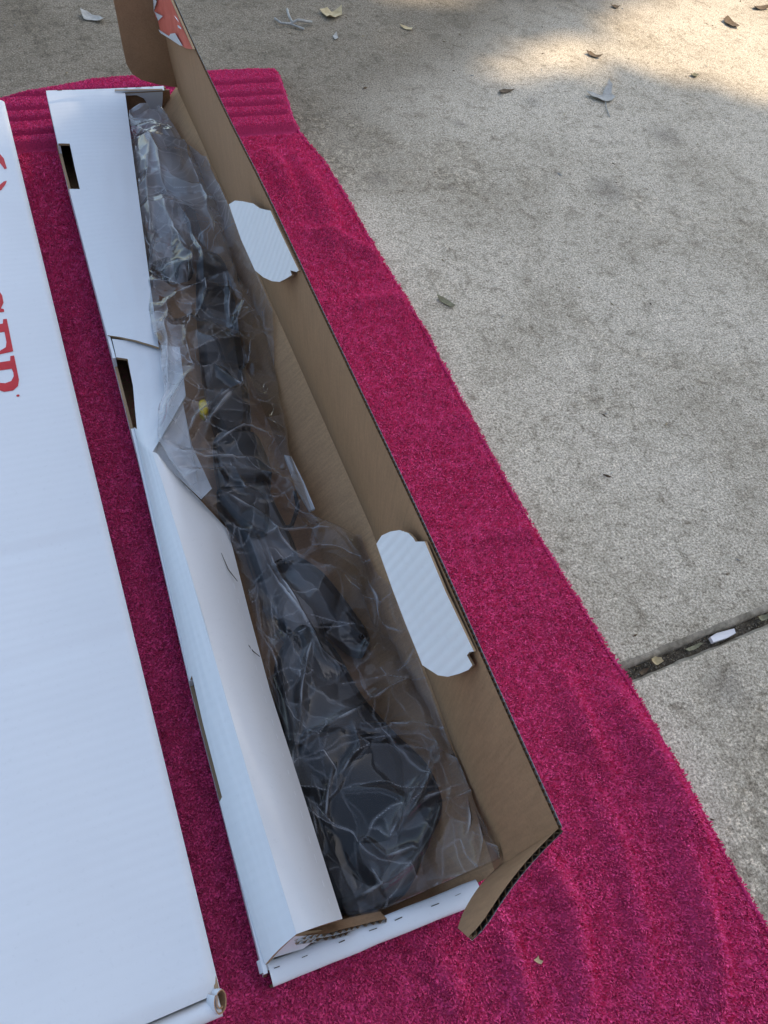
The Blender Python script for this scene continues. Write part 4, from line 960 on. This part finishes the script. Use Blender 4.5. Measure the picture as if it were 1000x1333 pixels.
gx_ = r.uniform(-2.2, 2.6, n); gy_ = r.uniform(-2.0, 2.6, n)
keep = np.ones(n, bool)
for gp in gaps: keep &= ~inpoly(gx_, gy_, gp)
keep &= ~((gx_ + gy_ * .55 > 2.1 + .3 * vnoise(gx_, gy_, 2.2, 8)))
gx_, gy_ = gx_[keep], gy_[keep]; n = len(gx_)
tt = r.uniform(7.2, 10.0, n); C = np.stack([gx_, gy_, np.zeros(n)], -1) + SUN_DIR * tt[:, None]
a = r.normal(size=(n, 3)); a /= np.linalg.norm(a, axis=1, keepdims=True); b = np.cross(a, r.normal(size=(n, 3))); b /= np.linalg.norm(b, axis=1, keepdims=True)
Ls = r.uniform(.07, .12, n)[:, None]
V = np.stack([C - a * Ls, C + b * Ls * .5, C + a * Ls, C - b * Ls * .5], 1).reshape(-1, 3)
me = bpy.data.meshes.new('crown'); i0 = np.arange(n) * 4
me.from_pydata(V.tolist(), [], np.stack([i0, i0 + 1, i0 + 2, i0 + 3], 1).tolist()); me.materials.append(GREEN); crown = link('crown', me, tree); crown['kind'] = 'stuff'
cc = C.mean(0); base = np.array([cc[0] + .7, cc[1] - 1.7, 0.0])
def limb(p, rad): tube('trunk' if rad[0] > .15 else 'limb', np.array(p) / S, .1, BARK, tree, 12, radii=np.array(rad) / S)
limb([base, base + [.1, .1, 1.5], lerp(base, cc, .55) * [1, 1, 0] + [0, 0, 3.0], cc + [0, 0, .3]], [.24, .19, .15, .05])
for k in range(9):
    tgt = C[r.choice(np.nonzero((gy_ < .5) & (gx_ < 1.0))[0])]; st = lerp(base, cc, .5) * [1, 1, 0] + [0, 0, 2.8]; limb([st, lerp(st, tgt, .5) + [0, 0, .25], tgt], [.07, .05, .015])
print('triangles', sum(len(o.data.polygons) for o in bpy.data.objects if o.type == 'MESH'))

# ------------------------------------------------------------------ unseen brick front added to block sky and darken reflections in the film
BRICK, _t, _b = mat('brick_wall', (.24, .14, .10), .85, .2)
_br = N(_t, 'ShaderNodeTexBrick'); _br.inputs['Scale'].default_value = 4.0; _br.inputs['Color1'].default_value = (.26, .14, .095, 1); _br.inputs['Color2'].default_value = (.19, .105, .075, 1); _br.inputs['Mortar'].default_value = (.34, .31, .27, 1)
_t.links.new(coords(_t, (1, 1, 1), (math.radians(90), 0, 0)), _br.inputs['Vector']); _t.links.new(_br.outputs[0], _b.inputs['Base Color'])
DOOR, _t, _b = mat('garage_door_paint', (.30, .27, .23), .5, .4); ROOF = leaf_mat('roof_shingle', (.10, .09, .08), (.05, .045, .04))
added_house = empty('added_house'); tag(added_house, 'unseen brick front with a panelled garage door, added for reflections in the film', 'added_house')
def boxm(name, lo, hi, m, parent):
    lo, hi = np.array(lo) / S, np.array(hi) / S; x0, y0, z0 = lo; x1, y1, z1 = hi; mb = MB()
    mb.add([(x0, y0, z0), (x1, y0, z0), (x1, y1, z0), (x0, y1, z0), (x0, y0, z1), (x1, y0, z1), (x1, y1, z1), (x0, y1, z1)], [(0, 3, 2, 1), (4, 5, 6, 7), (0, 1, 5, 4), (1, 2, 6, 5), (2, 3, 7, 6), (3, 0, 4, 7)]); return mb.build(name, m, parent)
YW = -3.4
for lo, hi in (((-7, YW - .3, 0), (-2.4, YW, 3.0)), ((2.4, YW - .3, 0), (6, YW, 3.0)), ((-2.4, YW - .3, 2.2), (2.4, YW, 3.0))): boxm('wall', lo, hi, BRICK, added_house)
gd = boxm('garage_door', (-2.38, YW - .22, 0.01), (2.38, YW - .16, 2.19), DOOR, added_house)
for r_ in range(4):
    for c_ in range(4): boxm('door_panel', (-2.28 + c_ * 1.16, YW - .155, .08 + r_ * .53), (-1.28 + c_ * 1.16, YW - .13, .50 + r_ * .53), DOOR, gd)
mb = MB(); q = np.array([(-7.4, YW + .5, 2.92), (6.4, YW + .5, 2.92), (6.4, YW - 3.2, 5.0), (-7.4, YW - 3.2, 5.0)]) / S; mb.add(np.concatenate([q, q - [0, 0, .12]]), [(0, 1, 2, 3), (7, 6, 5, 4), (0, 4, 5, 1), (1, 5, 6, 2), (2, 6, 7, 3), (3, 7, 4, 0)]); mb.build('roof', ROOF, added_house)
